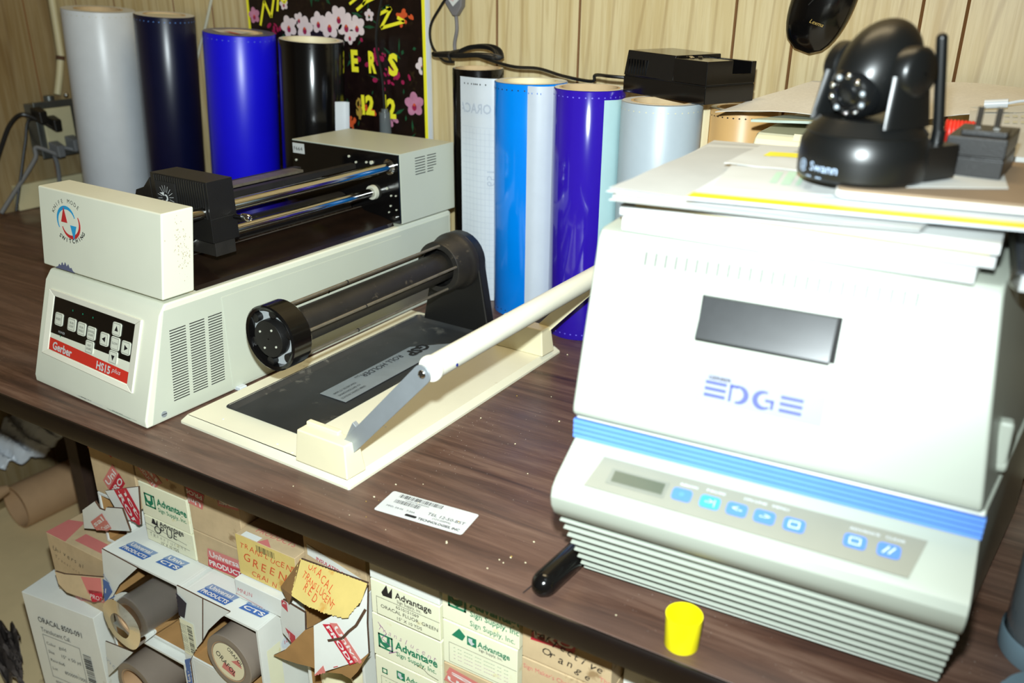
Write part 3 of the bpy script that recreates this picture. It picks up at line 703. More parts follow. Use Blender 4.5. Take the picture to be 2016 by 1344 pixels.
for i, u in enumerate((.104, .1265, .1475, .1685, .1905, .2335, .2565)):
    mb = MB(); a_ = rrp(u-.0078, .0105, u+.0078, .0215, .003); mb.prism([DPn(x, y, .0006) for x, y in a_], pn*.0008, M_KEYB if i != 1 else mat('key_bright_blue', (60, 140, 235), .4))
    F = Face(mb, DPn(0, 0, .0016), (1, 0, 0), pv, .3, .04, pn)
    if i in (0,): F.disc(u, .016, .0022, M_BLUEP, 1)
    elif i in (1, 2, 3): F.text({1: '->|', 2: '<-', 3: '->'}[i], u, .0140, .007, M_WHITE, 1, align='C', width=.008)
    elif i == 6: F.line(u-.004, .013, u, .019, .001, M_WHITE); F.line(u, .013, u+.004, .019, .001, M_WHITE)
    else: F.frame(u-.004, .013, u+.004, .019, .0008, M_WHITE, 1)
    mb.build('key', panel, smooth=0, recalc=False)

# ================================================================== THINGS ON THE PRINTER
def sheet(name, label, cat, c4, th=.0004, m=M_PAPER, wav=.001, sag=0, group=None, n=10, draw=None, seed=0, sub=None, ybar=None):
    """a slightly wavy sheet or pad through four world corners (p00,p10,p11,p01)"""
    rr = random.Random(seed); ph = [rr.uniform(0, 6) for _ in range(6)]
    p = [Vector(q) for q in c4]; base = (p[0]+p[1]+p[2]+p[3])/4
    def P(u, v):
        q = (p[0]*(1-u)+p[1]*u)*(1-v)+(p[3]*(1-u)+p[2]*u)*v
        q.z += abs(wav*(math.sin(5*u+ph[0])*math.cos(4*v+ph[1])+.5*math.sin(9*v+6*u+ph[2])))+sag*(4*u*(1-u))
        return q-base
    mb = MB(); V = [P(i/n, j/n) for j in range(n+1) for i in range(n+1)]; N = n+1
    top = [q+Vector((0, 0, th)) for q in V]; K = len(V)
    fs = []
    for j in range(n):
        for i in range(n):
            a = j*N+i; fs.append((a, a+1, a+N+1, a+N))
    mb.add(V+top, [f[::-1] for f in fs]+[tuple(q+K for q in f) for f in fs]
           + [(i, i+1, K+i+1, K+i) for i in range(n)] + [(K-N+i+1, K-N+i, 2*K-N+i, 2*K-N+i+1) for i in range(n)]
           + [(j*N+N-1, (j+1)*N+N-1, K+(j+1)*N+N-1, K+j*N+N-1) for j in range(n)] + [((j+1)*N, j*N, K+j*N, K+(j+1)*N) for j in range(n)], m)
    if ybar:
        for (u0, v0, u1, v1, mm) in ybar:
            k = max(2, int((u1-u0)*12))
            for i in range(k):
                a, b = u0+(u1-u0)*i/k, u0+(u1-u0)*(i+1)/k; lift = Vector((0, 0, th+.0004))
                mb.poly([P(a, v0)+lift, P(b, v0)+lift, P(b, v1)+lift, P(a, v1)+lift], mm)
    o = mb.build(name, smooth=50, recalc=False); o.location = base
    return tag(o, label, cat, group)
def rect4(x0, x1, y0, y1, z, dz=0): return [Wd(x0, y0, z), Wd(x1, y0, z), Wd(x1, y1, z+dz), Wd(x0, y1, z+dz)]
PG = 'papers piled on the printer'
sheet('notepad', 'thick white notepad at the bottom of the pile on the printer', 'notepad', [Wd(-.268, .631, .3440), Wd(-.012, .631, .3440), Wd(.0, .86, .3440), Wd(-.262, .86, .3440)], .0105, M_PAPER, .0002, seed=1)
sheet('notepad', 'white pad with a grey edge, second from the bottom of the pile on the printer', 'notepad', rect4(-.272, -.002, .634, .85, .3552), .0080, M_PAPERG, .0004, seed=2)
sheet('envelope', 'flat yellow-edged envelope between the white pads on the printer', 'envelope', rect4(-.258, -.006, .632, .82, .3645), .0012, M_LABY, .0003, seed=3)
sheet('notepad', 'wide white pad directly under the loose sheets on the printer', 'notepad', rect4(-.276, -.001, .628, .87, .3665), .0070, M_PAPER, .0004, seed=4)
c_ = PZ(1202, 402, .374); d_ = PZ(1300, 322, .376)
for k in range(4):
    o = sheet('loose_sheet', ['creased white sheet jutting out at the left of the printer pile, lowest of four', 'creased white sheet at the left of the printer pile, second of four from below', 'creased white sheet at the left of the printer pile, third of four from below', 'topmost creased white sheet at the left of the printer pile'][k], 'paper',
          [Wd(-.268-.005*k+.004*(k % 2), .602+.008*k, .3738+k*.0010), Wd(-.05, .622, .3745+k*.0012), Wd(-.02, .92, .3750+k*.0012), Wd(-.284+.004*k, .90-.02*k, .3750+k*.0012)], .0003, M_PAPERG if k % 2 else M_PAPER, .0007, seed=10+k, group='creased sheets at the left of the printer pile')
z0 = .3815
pa, pb = PZ(1350, 392, z0), PZ(2040, 458, z0)
sheet('folder', 'pale grey folder with a bright yellow front edge on the printer pile', 'folder', [pa, pb, Wd(.06, .86, z0), Wd(-.215, .84, z0)], .0016, mat('folder_grey', (206, 211, 214), .55, var=.04), .0003, seed=20, n=14, ybar=[(0, 0, 1, .075, mat('folder_yellow', (240, 216, 30), .5))])
a1 = [PZ(1425, 322, .3845), PZ(1582, 338, .3845), PZ(1625, 292, .3860), PZ(1500, 286, .3860)]
sheet('receipt', 'small white form with a yellow highlighted bar, left of the security camera', 'receipt', a1, .0004, M_PAPER, .0005, seed=21, n=12, ybar=[(.30, .45, .98, .66, M_YEL), (.62, .72, .98, .78, M_GREYP)])
a2 = [PZ(1395, 374, .3836), PZ(1640, 386, .3836), PZ(1660, 340, .3838), PZ(1440, 326, .3838)]
sheet('invoice', 'white form with faint green print, in front of the small highlighted form', 'form', a2, .0004, M_PAPER, .0004, seed=22, n=12, ybar=[(.44, .35, .50, .8, mat('faint_green', (176, 206, 184), .7)), (.54, .3, .62, .85, mat('faint_green', (176, 206, 184), .7)), (.66, .3, .70, .85, mat('faint_green', (176, 206, 184), .7)), (.74, .2, .80, .5, M_PAPERG)])
# tray (mounting board) under the camera
zt2 = .3855
tr = MB(); p0 = PZ(1642, 388, zt2)
X0t, Y0t = p0.x, p0.y
pts = rrp(-.0, -.0, .22, .17, .010)
tr.prism([(x, y, 0) for x, y in pts], (0, 0, .0045), M_SHADE); tr.prism([(x+.001, y+.001, .0045) for x, y in pts], (0, 0, .0022), M_BRNCARD)
o = tr.build('mounting_board', bevel=.0006); o.location = (X0t, Y0t, T+zt2); o.rotation_euler = (0, 0, R(8)); tag(o, 'white foam board with a brown top under the security camera', 'board')
zc = zt2+.0072
a3 = [PZ(1735, 368, zc), PZ(1985, 372, zc), PZ(1975, 340, zc), PZ(1800, 335, zc)]
sheet('loose_sheet', 'small white slip lying on the brown board in front of the power adapter', 'paper', a3, .0004, M_PAPER, .0003, seed=24)
# spiral notebook at the far right
nb = thing('spiral_notebook', 'spiral-bound notebook at the right end of the printer cover', 'notebook', Wd(.008, .70, .3442), R(3))
mb = MB(); mb.box(.003, .09, -.07, .10, 0, .012, M_PAPERG); mb.build('pages', nb); mb = MB(); mb.box(.0, .09, -.072, .102, .012, .0135, mat('dark_cover', (50, 54, 60), .5)); mb.build('cover', nb)
mb = MB()
for i in range(24): y = -.068+i*.007; mb.tube([(0.004+.0065*math.cos(a), y, .0068+.0068*math.sin(a)) for a in [k*math.pi/4 for k in range(9)]], .0007, M_CHROME, n=5, sm=2)
mb.build('wire_spiral', nb)

# security camera
cp = PZ(1706, 374, zc); cr = .050
sc = thing('security_camera', 'black pan and tilt security camera with an aerial, on the papers atop the printer', 'camera', (cp.x-.014, cp.y+cr, T+zc), R(-30)); sc.scale = (.91, .91, .89)
MC = mat('camera_black', (15, 16, 16), .34, var=.08); MCG = mat('camera_gloss', (16, 17, 18), .16)
mb = MB(); mb.lathe([(.001, 0), (.049, 0), (.0515, .003), (.0520, .018), (.0510, .030), (.0475, .036), (.0470, .0372), (.0480, .0385), (.042, .046), (.0385, .050), (.001, .050)], (0, 0, 0), (0, 0, 1), MC, n=56)
mb.box(.012, .048, .018, .056, .002, .030, MC)
F = Face(mb, (0, 0, 0), (1, 0, 0), (0, 0, 1), 1, 1)
def onb(s_, ang0, z, size, m):
    v, tr_, wd = text_tris(s_, 0.0); r_ = .0523
    V = []
    for a, b in v: th = R(ang0)+(a-wd/2)*size/r_; V.append((r_*math.sin(th), -r_*math.cos(th), z+b*size))
    mb.add(V, tr_, m)
onb('Swann', 5, .0085, .0105, mat('logo_pale_blue', (170, 190, 215), .5)); onb('@', -21, .0080, .0115, mat('logo_pale_blue', (170, 190, 215), .5)); onb('--  --', -4, .0015, .009, mat('logo_pale_blue', (170, 190, 215), .5))
mb.build('base', sc, smooth=35, recalc=True)
mb = MB()
for sx in (-1, 1):
    mb = MB(); rings = []
    for t in [i/8 for i in range(9)]:
        z = .046+.040*t; x = sx*(.037-.004*t); hy = .027-.006*t; hx = .0055+.001*t
        rings.append([Vector((x+hx*math.cos(a), hy*math.sin(a), z)) for a in [2*math.pi*k/20 for k in range(20)]])
    mb.loft(rings, MC)
    mb.lathe([(.001, -.0085), (.017, -.0085), (.0205, -.006), (.0205, .004), (.016, .0085), (.001, .0095)], (sx*.034, .002, .088), (sx, 0, 0), MC, n=32)
    mb.build('yoke_arm', sc, smooth=50)
hd = MB(); rot = Matrix.Rotation(R(-14), 3, 'X')
rings = []
prof = [(-.036, .002), (-.0345, .012), (-.030, .020), (-.020, .026), (-.006, .0295), (.010, .0295), (.022, .025), (.030, .017), (.034, .008), (.035, .001)]
hd.ell((0, .002, .089), .0295, .0425, .0320, MC, n=40, k=22, rot=Matrix.Rotation(R(52), 3, 'X'))
hd.build('head', sc)
mb = MB(); lc_ = Vector((0, -.0300, .069)); ld = Vector((0, -1, -.25)).normalized()
mb.lathe([(.001, .000), (.018, .000), (.0215, -.004), (.0225, -.012)], lc_, ld, MCG, n=32)
mb.lathe([(.0095, .0), (.0105, .003), (.0075, .0045), (.006, .001), (.001, .0015)], lc_, ld, MCG, n=28)
for k in range(10):
    a = R(k*36+10); e1 = Vector((1, 0, 0)); e2 = ld.cross(e1).normalized(); q = lc_+(e1*math.cos(a)+e2*math.sin(a))*.0155
    mb.ell(q+ld*.0003, .0026, .0026, .0026, M_CHROME if k % 3 else M_STEEL, n=10, k=6)
mb.build('lens_face', sc)
ant = thing_local = MB(); ant.cyl((.033, .047, .022), (.033, .047, .040), .0055, MC, n=16); ant.cyl((.033, .047, .036), (.027, .037, .113), .0046, MC, r2=.0044, n=16); ant.ell((.027, .037, .113), .0044, .0044, .0044, MC, n=12, k=8); ant.build('aerial', sc)

# power adapter with prongs
pa_ = PZ(1858, 343, zc)
ad = thing('power_adapter', 'black plug-in power adapter lying prongs up, right of the security camera', 'adapter', (pa_.x+.001, pa_.y, T+zc), R(-4))
mb = MB(); mb.box(-.004, .038, 0, .075, 0, .0145, M_BLK); mb.box(-.004, .038, 0, .075, .0155, .030, M_BLK); mb.box(-.0032, .0372, .0008, .0742, .014, .016, M_BLK); mb.box(.004, .036, .006, .03, .030, .0345, M_BLK); mb.build('body', ad, bevel=.0022, seg=3)
for x in (.0135, .0265):
    mb = MB(); mb.box(x-.0022, x+.0022, .017, .0185, .034, .051, M_CHROME); mb.build('prong', ad, bevel=.0004)
# red coiled cord
mb = MB(); rc = PY(1885, 252, .90); pts = []
for k in range(9):
    for j in range(8):
        a = j*math.pi/4; pts.append((rc.x-.010+k*.0030+.0004*j, rc.y+.010*math.cos(a), rc.z-.004+.010*math.sin(a)))
mb.tube(pts, .0016, M_REDW, n=6, sm=2); tag(mb.build('red_cord'), 'bright red coiled cord lying behind the power adapter', 'cord')
sheet('paper_stack', 'white papers stacked behind the security camera, under the red cord', 'papers', [Wd(-.12, .875, .3790), Wd(.10, .875, .3790), Wd(.10, 1.03, .3790), Wd(-.12, 1.03, .3790)], .012, M_PAPER, .0004, seed=31)

# ================================================================== SECOND MACHINE BEHIND
bm = thing('beige_machine', 'beige machine with vertical slots standing behind the pile of papers', 'machine', Wd(-.30, 1.045, 0), 0)
mb = MB(); pr = [(0, 0, 0), (0, -.004, .20), (0, .004, .345), (0, .010, .356), (0, .020, .362), (0, .25, .362), (0, .25, 0)]
a = [Vector((0+(z*.03 if z > .3 else 0), y, z)) for _, y, z in pr]; a = [Vector((.0 + (.0 if z < .3 else .016), y, z)) for _, y, z in pr]; b = [Vector((.42, y, z)) for _, y, z in pr]; n = len(pr)
mb.add(a+b, [list(range(n))[::-1], list(range(n, 2*n))]+[(i, (i+1) % n, n+(i+1) % n, n+i) for i in range(n)], M_CREAM2); mb.build('housing', bm, bevel=.003, seg=3, smooth=30)
mb = MB()
for i in range(14): x = .066+i*.016; mb.box(x-.0009, x+.0009, -.0046, .002, .316, .334, M_DARK); 
mb.build('vent', bm)
mb = MB()
for i in range(14):
    x = .066+i*.016; mb.prism([(x-.005, -.0005, .338), (x+.005, -.0005, .338), (x+.005, .018, .3635), (x-.005, .018, .3635)], (0, -.0012, .0006), M_CREAM2)
mb.build('grip_ribs', bm)
G = 'loose sheets lying on the beige machine'
sheet('magazine', 'thin magazine with a green strip on the beige machine, under the loose sheets', 'magazine', [PY(1478, 240, 1.06), PY(1640, 246, 1.06), Wd(.02, 1.20, .364), Wd(-.28, 1.20, .364)], .003, mat('magazine_cover', (186, 200, 186), .5, var=.2, vscale=25), .0004, seed=40)
sheet('loose_sheet', 'printed white sheet jutting out to the left over the tan roll', 'paper', [PY(1408, 222, 1.12), PY(1640, 232, 1.12), Wd(-.10, 1.33, .386), PY(1600, 160, 1.32)], .0006, mat('printed_sheet', (218, 216, 210), .7, var=.10, vscale=220), .0012, sag=.004, seed=41)
sheet('loose_sheet', 'printed white sheet curling up behind the aerial of the security camera', 'paper', [PY(1810, 240, 1.12), PY(2080, 232, 1.12), PY(2080, 186, 1.33), PY(1790, 165, 1.33)], .0006, mat('printed_sheet', (218, 216, 210), .7, var=.10, vscale=220), .0015, sag=.006, seed=42)
sheet('calendar_sheet', 'white sheet printed with rows of small marks at the right edge behind the adapter', 'paper', [PY(1905, 262, 1.02), PY(2090, 272, 1.02), PY(2090, 205, 1.16), PY(1910, 212, 1.16)], .0006, M_PAPER, .0008, seed=43, n=20,
      ybar=[(.30+.09*i, .34+.2*j, .355+.09*i, .42+.2*j, M_GREYP) for i in range(7) for j in range(2)])
mb = MB(); q0, q1 = PY(1938, 205, 1.12), PY(1985, 203, 1.12); mb.cyl((q0.x, q0.y, q0.z), (q1.x, q1.y, q1.z), .005, M_WHITE, n=12); mb.tube([q1, q1+Vector((.02, 0, .004)), q1+Vector((.05, .01, -.002))], .0016, M_WHITE)
tag(mb.build('white_connector'), 'small white cable connector resting on the curled sheets at the right edge', 'connector')

# ================================================================== VINYL ROLLS
def roll(label, x, y, r, h, m, core_r=.038, wall=.004, coreM=None, cut=None, lid=None, holes=True, name='vinyl_roll', z0=0, group='vinyl rolls standing along the back wall', lean=0):
    t = thing(name, label, 'vinyl roll', Wd(x-h*math.sin(R(lean)), y, z0+r*math.sin(R(lean))), 0, group); t.rotation_euler = (0, R(lean), 0)
    mb = MB(); ci = core_r+wall
    mb.lathe([(ci, .001), (r-.0008, .0), (r, .0012), (r, h-.0012), (r-.0006, h), (r-.003, h), ((r+ci)/2, h-.001), (ci, h-.0005)], (0, 0, 0), (0, 0, 1), m, n=72)
    if holes:
        for i in range(36):
            a = 2*math.pi*i/36
            for zz in (h-.009, .009):
                p = Vector((math.cos(a), math.sin(a), 0)); q = Vector((-p.y, p.x, 0))
                mb.poly([p*(r+.0002)+q*(.0014*math.cos(b))+Vector((0, 0, zz+.0011*math.sin(b))) for b in [k*math.pi/3 for k in range(6)]], cut or M_WHITE)
    body_ = mb.build('wound_vinyl', t, recalc=False, smooth=40)
    mb = MB(); mb.lathe([(ci, .0), (ci, h+.0006), (core_r, h+.0006), (core_r, .0), (ci, 0)], (0, 0, 0), (0, 0, 1), coreM or M_CARD, n=56)
    if lid: mb.lathe([(.0005, h-.002), (core_r, h-.002)], (0, 0, 0), (0, 0, 1), lid, n=40)
    mb.build('core', t)
    # pale edge of the wound layers
    mb = MB(); mb.lathe([(ci, h+.0002), (r-.0015, h+.0004)], (0, 0, 0), (0, 0, 1), M_WHITE if r < .2 else M_WHITE, n=72); mb.build('layer_edge', t, recalc=False)
    return t
M_NAVY = mat('vinyl_navy', (10, 14, 46), .3, var=.1); M_VBLUE = mat('vinyl_royal_blue', (20, 14, 215), .33, var=.03)
M_VBLK = mat('vinyl_black', (9, 8, 8), .16); M_LBL = mat('vinyl_sky_blue', (0, 126, 224), .16, coat=.2); M_PUR = mat('vinyl_violet', (44, 20, 160), .14, coat=.6)
M_TAN = mat('vinyl_tan', (212, 168, 108), .4, var=.03)
roll('tallest white roll, leftmost of the rolls along the back wall', -1.782, 1.262, .074, .457, M_WHITE, cut=M_GREYP, core_r=.045, lean=4.6)
roll('narrow navy-black roll standing between the white roll and the royal blue roll', -1.600, 1.285, .0605, .451, M_NAVY, cut=M_BLUEL, lid=M_GREYP, lean=5.0)
t = roll('thick royal blue roll behind the cutting head of the plotter', -1.375, 1.275, .069, .424, M_VBLUE, cut=mat('dot_blue', (90, 110, 220), .4), core_r=.040, lid=M_CREAM2, lean=4.6)
mb = MB(); mb.lathe([(.045, .4248), (.0675, .4250)], (0, 0, 0), (0, 0, 1), mat('grey_layers', (96, 98, 128), .4), n=60); mb.poly([(-.045, -.03, .4256), (-.005, -.045, .4256), (.03, -.02, .4256), (.02, .02, .4256), (-.02, .01, .4256)], M_PAPER); mb.poly([(-.01, -.03, .4260), (.03, -.034, .4260), (.034, -.026, .4260), (-.005, -.02, .4260)], M_REDA); mb.build('end_label', t, recalc=False)
t = roll('glossy black roll with a pale rim, in front of the flower poster', -1.185, 1.272, .060, .419, M_VBLK, core_r=.047, wall=.005, coreM=M_CREAM2, cut=M_BLKG, lean=4.0)
# loose backing sheet of this black roll
def loose(t, path, h, m, m2=None, holes=False, th=.0005, z0=.001):
    mb = MB(); P = spline([(x, y, 0) for x, y in path], 8); n = len(P)
    V = []
    for k, q in enumerate(P):
        d = (P[min(k+1, n-1)]-P[max(k-1, 0)]).normalized(); nn = Vector((d.y, -d.x, 0))*th
        V += [Vector((q.x, q.y, z0)), Vector((q.x, q.y, h)), Vector((q.x, q.y, h))+nn, Vector((q.x, q.y, z0))+nn]
    fs = []
    mb.add(V, [(4*i, 4*i+4, 4*i+5, 4*i+1) for i in range(n-1)], m)
    mb.add(V, [(4*i+3, 4*i+2, 4*i+6, 4*i+7) for i in range(n-1)] + [(4*i+1, 4*i+5, 4*i+6, 4*i+2) for i in range(n-1)] + [(0, 1, 2, 3), (4*n-4, 4*n-1, 4*n-2, 4*n-3)], m2 or m)
    return mb, P
mb, P = loose(t, [(.056, -.012), (.064, .004), (.070, .012), (.078, .014)], .315, M_WHITE); mb.build('loose_sheet', t, recalc=False)
roll('black roll carrying the coiled cord, right of the poster', -.838, 1.305, .0445, .388, M_VBLK, core_r=.036, cut=M_BLKG)
# sky blue roll with its loose sheet
t = roll('sky blue roll with a gridded white sheet curling off to its left', -.697, 1.240, .0585, .381, M_LBL, core_r=.040, lid=None, cut=M_INK, coreM=M_CREAM2)
mb = MB(); mb.lathe([(.040, .372), (.001, .372)], (0, 0, 0), (0, 0, 1), M_PAPER, n=30); mb.poly([(.005, -.005, .3745), (.034, -.008, .3745), (.034, .012, .3745), (.010, .010, .3745)], M_RED); mb.build('end_label', t, recalc=False)
path = [(-.0592, -.004), (-.070, -.010), (-.095, -.012), (-.132, -.004)]
mb, P = loose(t, path, .381, M_WHITE)
# print on the sheet, facing the viewer
o_ = Vector((-.1275, -.0085, 0)); u_ = Vector((.066, -.004, 0)).normalized()
F = Face(mb, Vector((-.127, -.0120, 0)), (1, -.06, 0), (0, 0, 1), .064, .38, (0, -1, 0)); MG = mat('grid_grey', (176, 184, 196), .5)
def sh_pt(x, z, l):  # follow the curl of the sheet
    X = -.127+x; k = min(range(len(P)-1), key=lambda i: abs((P[i].x+P[i+1].x)/2-X)); a_, b_ = P[k], P[k+1]; tt = (X-a_.x)/((b_.x-a_.x) or 1e-6)
    return Vector((X, a_.y+(b_.y-a_.y)*tt-.0010-.00015*l, z))
F.P = sh_pt
for i in range(1, 8):
    F.rect(i*.008, .01, i*.008+.0004, .30, MG, 1)
for j in range(30):
    for i in range(8): F.rect(i*.008, .012+j*.010, i*.008+.008, .0124+j*.010, MG, 1)
F.text('ORACAL', .060, .325, .022, mat('grid_grey', (176, 184, 196), .5), 2, mirror=True, width=.075, bold=.02)
F.text('651', .052, .205, .020, MG, 2, rot=-90, mirror=True)
F.text('ORAFOL', .052, .02, .020, MG, 2, rot=90, mirror=True)
for x in (.006, .014, .022, .027, .0305, .034, .040, .050): F.disc(x, .371, .0011, M_INK, 3, ry=.0015, n=8)
mb.build('loose_sheet', t, recalc=False, smooth=0)
t = roll('glossy violet roll leaning a plain white sheet against the sky blue roll', -.573, 1.197, .0535, .383, M_PUR, core_r=.042, wall=.003, cut=mat('dot_violet', (110, 100, 220), .4))
mb, P = loose(t, [(-.0545, -.010), (-.062, -.020), (-.075, -.028), (-.089, -.029)], .382, mat('backing_grey', (190, 198, 208), .35))
for x in (-.086, -.08, -.072, -.066): mb.poly([(x, -.0316, .372+.0012*math.sin(b)) if False else (x+.0008*math.cos(b), -.0318+(.002 if x > -.075 else 0), .372+.0014*math.sin(b)) for b in [k*math.pi/3 for k in range(6)]], M_BLUEP)
mb.build('loose_sheet', t, recalc=False)
t = roll('thick white roll carrying the black battery charger', -.432, 1.128, .0545, .381, mat('white_vinyl_matte', (164, 176, 184), .4), core_r=.038, cut=M_GREYP)
mb, P = loose(t, [(-.0550, -.005), (-.0570, -.016), (-.064, -.026), (-.070, -.032)], .380, mat('sheet_pale_cyan', (160, 190, 192), .35))
mb.build('loose_sheet', t, recalc=False)
t = roll('tan roll standing behind the white roll, beside the beige machine', -.352, 1.238, .047, .366, M_TAN, core_r=.034, cut=M_INK)
mb, P = loose(t, [(-.040, -.026), (-.046, -.036), (-.052, -.038)], .365, M_CREAM2); mb.build('loose_sheet', t, recalc=False)

# ================================================================== CHARGER, CORD, MOUSE, POSTER
zr = .3825
c0, c1, c2 = PZ(1226, 180, zr), PZ(1386, 207, zr), PZ(1484, 190, zr)
ang = math.atan2(c1.y-c0.y, c1.x-c0.x); L = (c1-c0).length
ch = thing('battery_charger', 'black battery charger lying on top of the thick white roll', 'charger', (c0.x, c0.y, T+zr), ang)
mb = MB(); Wc = .088; Hc = .057
# housing with a battery bay at its right rear
mb.box(0, L, 0, Wc, 0, .022, M_BLKG)
mb.box(.0008, L-.0008, .0008, Wc-.0008, .0215, .0235, M_BLK)
mb.hexa([(0, 0, .0235), (L*.62, 0, .0235), (L*.62, Wc, .0235), (0, Wc, .0235), (.004, .003, Hc), (L*.62, .003, Hc-.001), (L*.62, Wc-.003, Hc-.001), (.004, Wc-.003, Hc)], M_BLKG)
mb.box(L*.62, L, 0, Wc*.52, .0235, Hc-.004, M_BLKG)
mb.box(L*.62, L, Wc*.90, Wc, .0235, Hc-.006, M_BLKG); mb.box(L*.955, L, Wc*.5, Wc*.92, .0235, .036, M_BLKG)
mb.build('housing', ch, bevel=.005, seg=4)
mb = MB()
for i in range(7): mb.box(.008+i*.006, .0105+i*.006, -.0008, .0008, .026, .046, M_BLKG)
mb.build('rib', ch)
mb = MB()
for i, (x, y) in enumerate(((.60, .18), (.64, .30), (.68, .42), (.70, .22), (.73, .34))): mb.lathe([(.0005, .0012), (.0022, .001), (.0032, .0)], (L*x, Wc*y, Hc-.003), (0, 0, 1), M_CHROME if i % 2 else M_BLKG, n=14)
mb.build('indicator', ch)
mb = MB(); mb.cyl((-.022, .040, .014), (.002, .040, .014), .0045, M_BLK, n=12); mb.build('cord_inlet', ch)
# cord
cpt = ch.matrix_basis @ Vector((-.022, .040, .014))
mb = MB()
path = [PY(884, -12, 1.335), PY(868, 12, 1.335), PY(848, 50, 1.335), PY(850, 88, 1.33), PY(872, 118, 1.31), Vector((-.885, 1.300, T+.396))]
mb.tube(path, .0024, M_BLK, n=8)
bc = Vector((-.862, 1.300, T+.402))
for k in range(9):
    ph = k*.7; sz = 1+.08*math.sin(ph); pts = []
    for j in range(17):
        a = 2*math.pi*j/16; X = .066*math.cos(a)*sz; lob = math.sin(a); wd_ = (.013 if X < .01 else .026)
        pts.append((bc.x+.010+X, bc.y+.012*math.sin(a)+.004*math.sin(ph)-.012, bc.z+(.004+.0012*(k % 4))+(.012+.012*(X > 0))*abs(math.sin(a))*(X/.066*.5+.55)*(1 if lob > 0 else .25)))
    mb.tube(pts, .0023, M_BLK, n=7, sm=3)
mb.tube([(bc.x-.01, bc.y-.028, bc.z-.002), (bc.x-.012, bc.y-.03, bc.z+.010), (bc.x-.008, bc.y-.005, bc.z+.014)], .0025, M_BLK)
mb.tube([(bc.x+.02, bc.y-.01, bc.z+.010), PY(1005, 130, 1.27), PY(1060, 135, 1.27), PY(1110, 150, 1.26), PY(1165, 160, 1.25), PY(1172, 148, 1.24), PY(1200, 150, 1.22), cpt], .0026, M_BLK, n=8)
tag(mb.build('charger_cord'), 'black cord coiled on the black roll and running along the wall to the charger', 'cord')
# mouse hanging on the wall
mp = PY(1578, 100, 1.315); mtop = PY(1610, -70, 1.315)
ms = thing('computer_mouse', 'black computer mouse hanging against the wall panelling above the papers', 'computer mouse', (mp.x, mp.y, mp.z), 0)
d = (mtop-mp); d = Vector((d.x+.028, 0, d.z)); Lm = .150; dn = d.normalized(); sd = Vector((0, 1, 0)).cross(dn).normalized()
mb = MB(); rings = []
for i in range(17):
    t_ = i/16; c_ = dn*(Lm*t_); wv = .044*math.sqrt(max(0.002, 1-(2*t_-1)**2*.97))**.75*(1-.08*t_); hv = .023*math.sqrt(max(0.003, 1-(2*t_-1)**2))
    rings.append([c_+sd*(wv*math.cos(a))+Vector((0, -1, 0))*(hv*math.sin(a)*(1 if math.sin(a) > 0 else .35)) for a in [2*math.pi*k/28 for k in range(28)]])
mb.loft(rings, M_BLKG); mb.build('shell', ms)
mb = MB(); F = Face(mb, dn*.040-sd*.002+Vector((0, -.0228, 0)), (-sd).normalized() if sd.x < 0 else sd, dn, .04, .03, (0, -1, 0)); F.text('Lexma', .0, .0, .0075, M_GOLD, 1, shear=.3); mb.build('logo', ms, recalc=False, smooth=0)
mb = MB(); mb.tube([dn*.060+sd*(-.012)+Vector((0, -.0225, 0)), dn*.090+sd*.0+Vector((0, -.0225, 0)), dn*.125+sd*.004+Vector((0, -.0175, 0))], .0008, M_DARK, n=6); mb.build('button_gap', ms)
mb = MB(); mb.tube([dn*.148, dn*.150+Vector((.01, .01, .05)), dn*.150+Vector((.012, .02, .22))], .0018, M_BLK); mb.build('cable', ms)
# poster
pz0, pz1 = PY(842, 255, 1.345), PY(838, 0, 1.345)
PX0, PX1 = -1.426, -.972
ps = thing('flower_poster', 'black poster of orchids with yellow borders and lettering on the back wall', 'poster', Wd(PX0, 1.350, .085), 0)
PH = .62; PW = PX1-PX0
mb = MB(); mb.box(0, PW, 0, .005, 0, PH, M_WHITE); mb.box(.0, PW-.008, -.0006, .0, 0, PH, M_PYEL); mb.box(.007, PW-.0145, -.0010, -.0006, 0.007, PH-.007, M_POSTER)
mb.build('printed_board', ps)
mb = MB(); F = Face(mb, (0, -.0012, 0), (1, 0, 0), (0, 0, 1), PW-.016, PH)
inv = lambda x, y: (PY(x, y, 1.35).x-PX0, PY(x, y, 1.35).z-T-.085)
random.seed(11)
for i in range(150):
    x, y = random.uniform(.01, PW-.03), random.uniform(.12, PH-.05); a = random.uniform(0, 180); l_ = random.uniform(.008, .03)
    c_, s_ = math.cos(R(a)), math.sin(R(a)); wv = random.uniform(.0008, .004)
    F.poly([(x, y), (x+c_*l_*.5-s_*wv, y+s_*l_*.5+c_*wv), (x+c_*l_, y+s_*l_), (x+c_*l_*.5+s_*wv, y+s_*l_*.5-c_*wv)], M_LEAF, 1)
def orchid(px, py, s, mp, mc, rot=0, l=3):
    x, y = inv(px, py)
    for k in range(5):
        a = R(90+72*k+rot); F.disc(x+.55*s*math.cos(a), y+.55*s*math.sin(a), s*.60, mp, l+.2*k, ry=s*.46, rot=math.degrees(a), n=14)
    F.disc(x, y-.28*s, s*.26, mc, l+1.4, ry=s*.32); F.disc(x, y-.05*s, s*.14, M_ORNG, l+1.6)
for q in ((570, 52, .019, 20), (590, 38, .012, 50), (601, 55, .020, -10), (628, 44, .018, 8), (650, 50, .022, 0), (668, 34, .020, 30), (683, 50, .021, -20), (704, 52, .018, 15), (690, 72, .013, 40)): orchid(q[0], q[1], q[2], M_ORCW, M_ORCM, q[3])
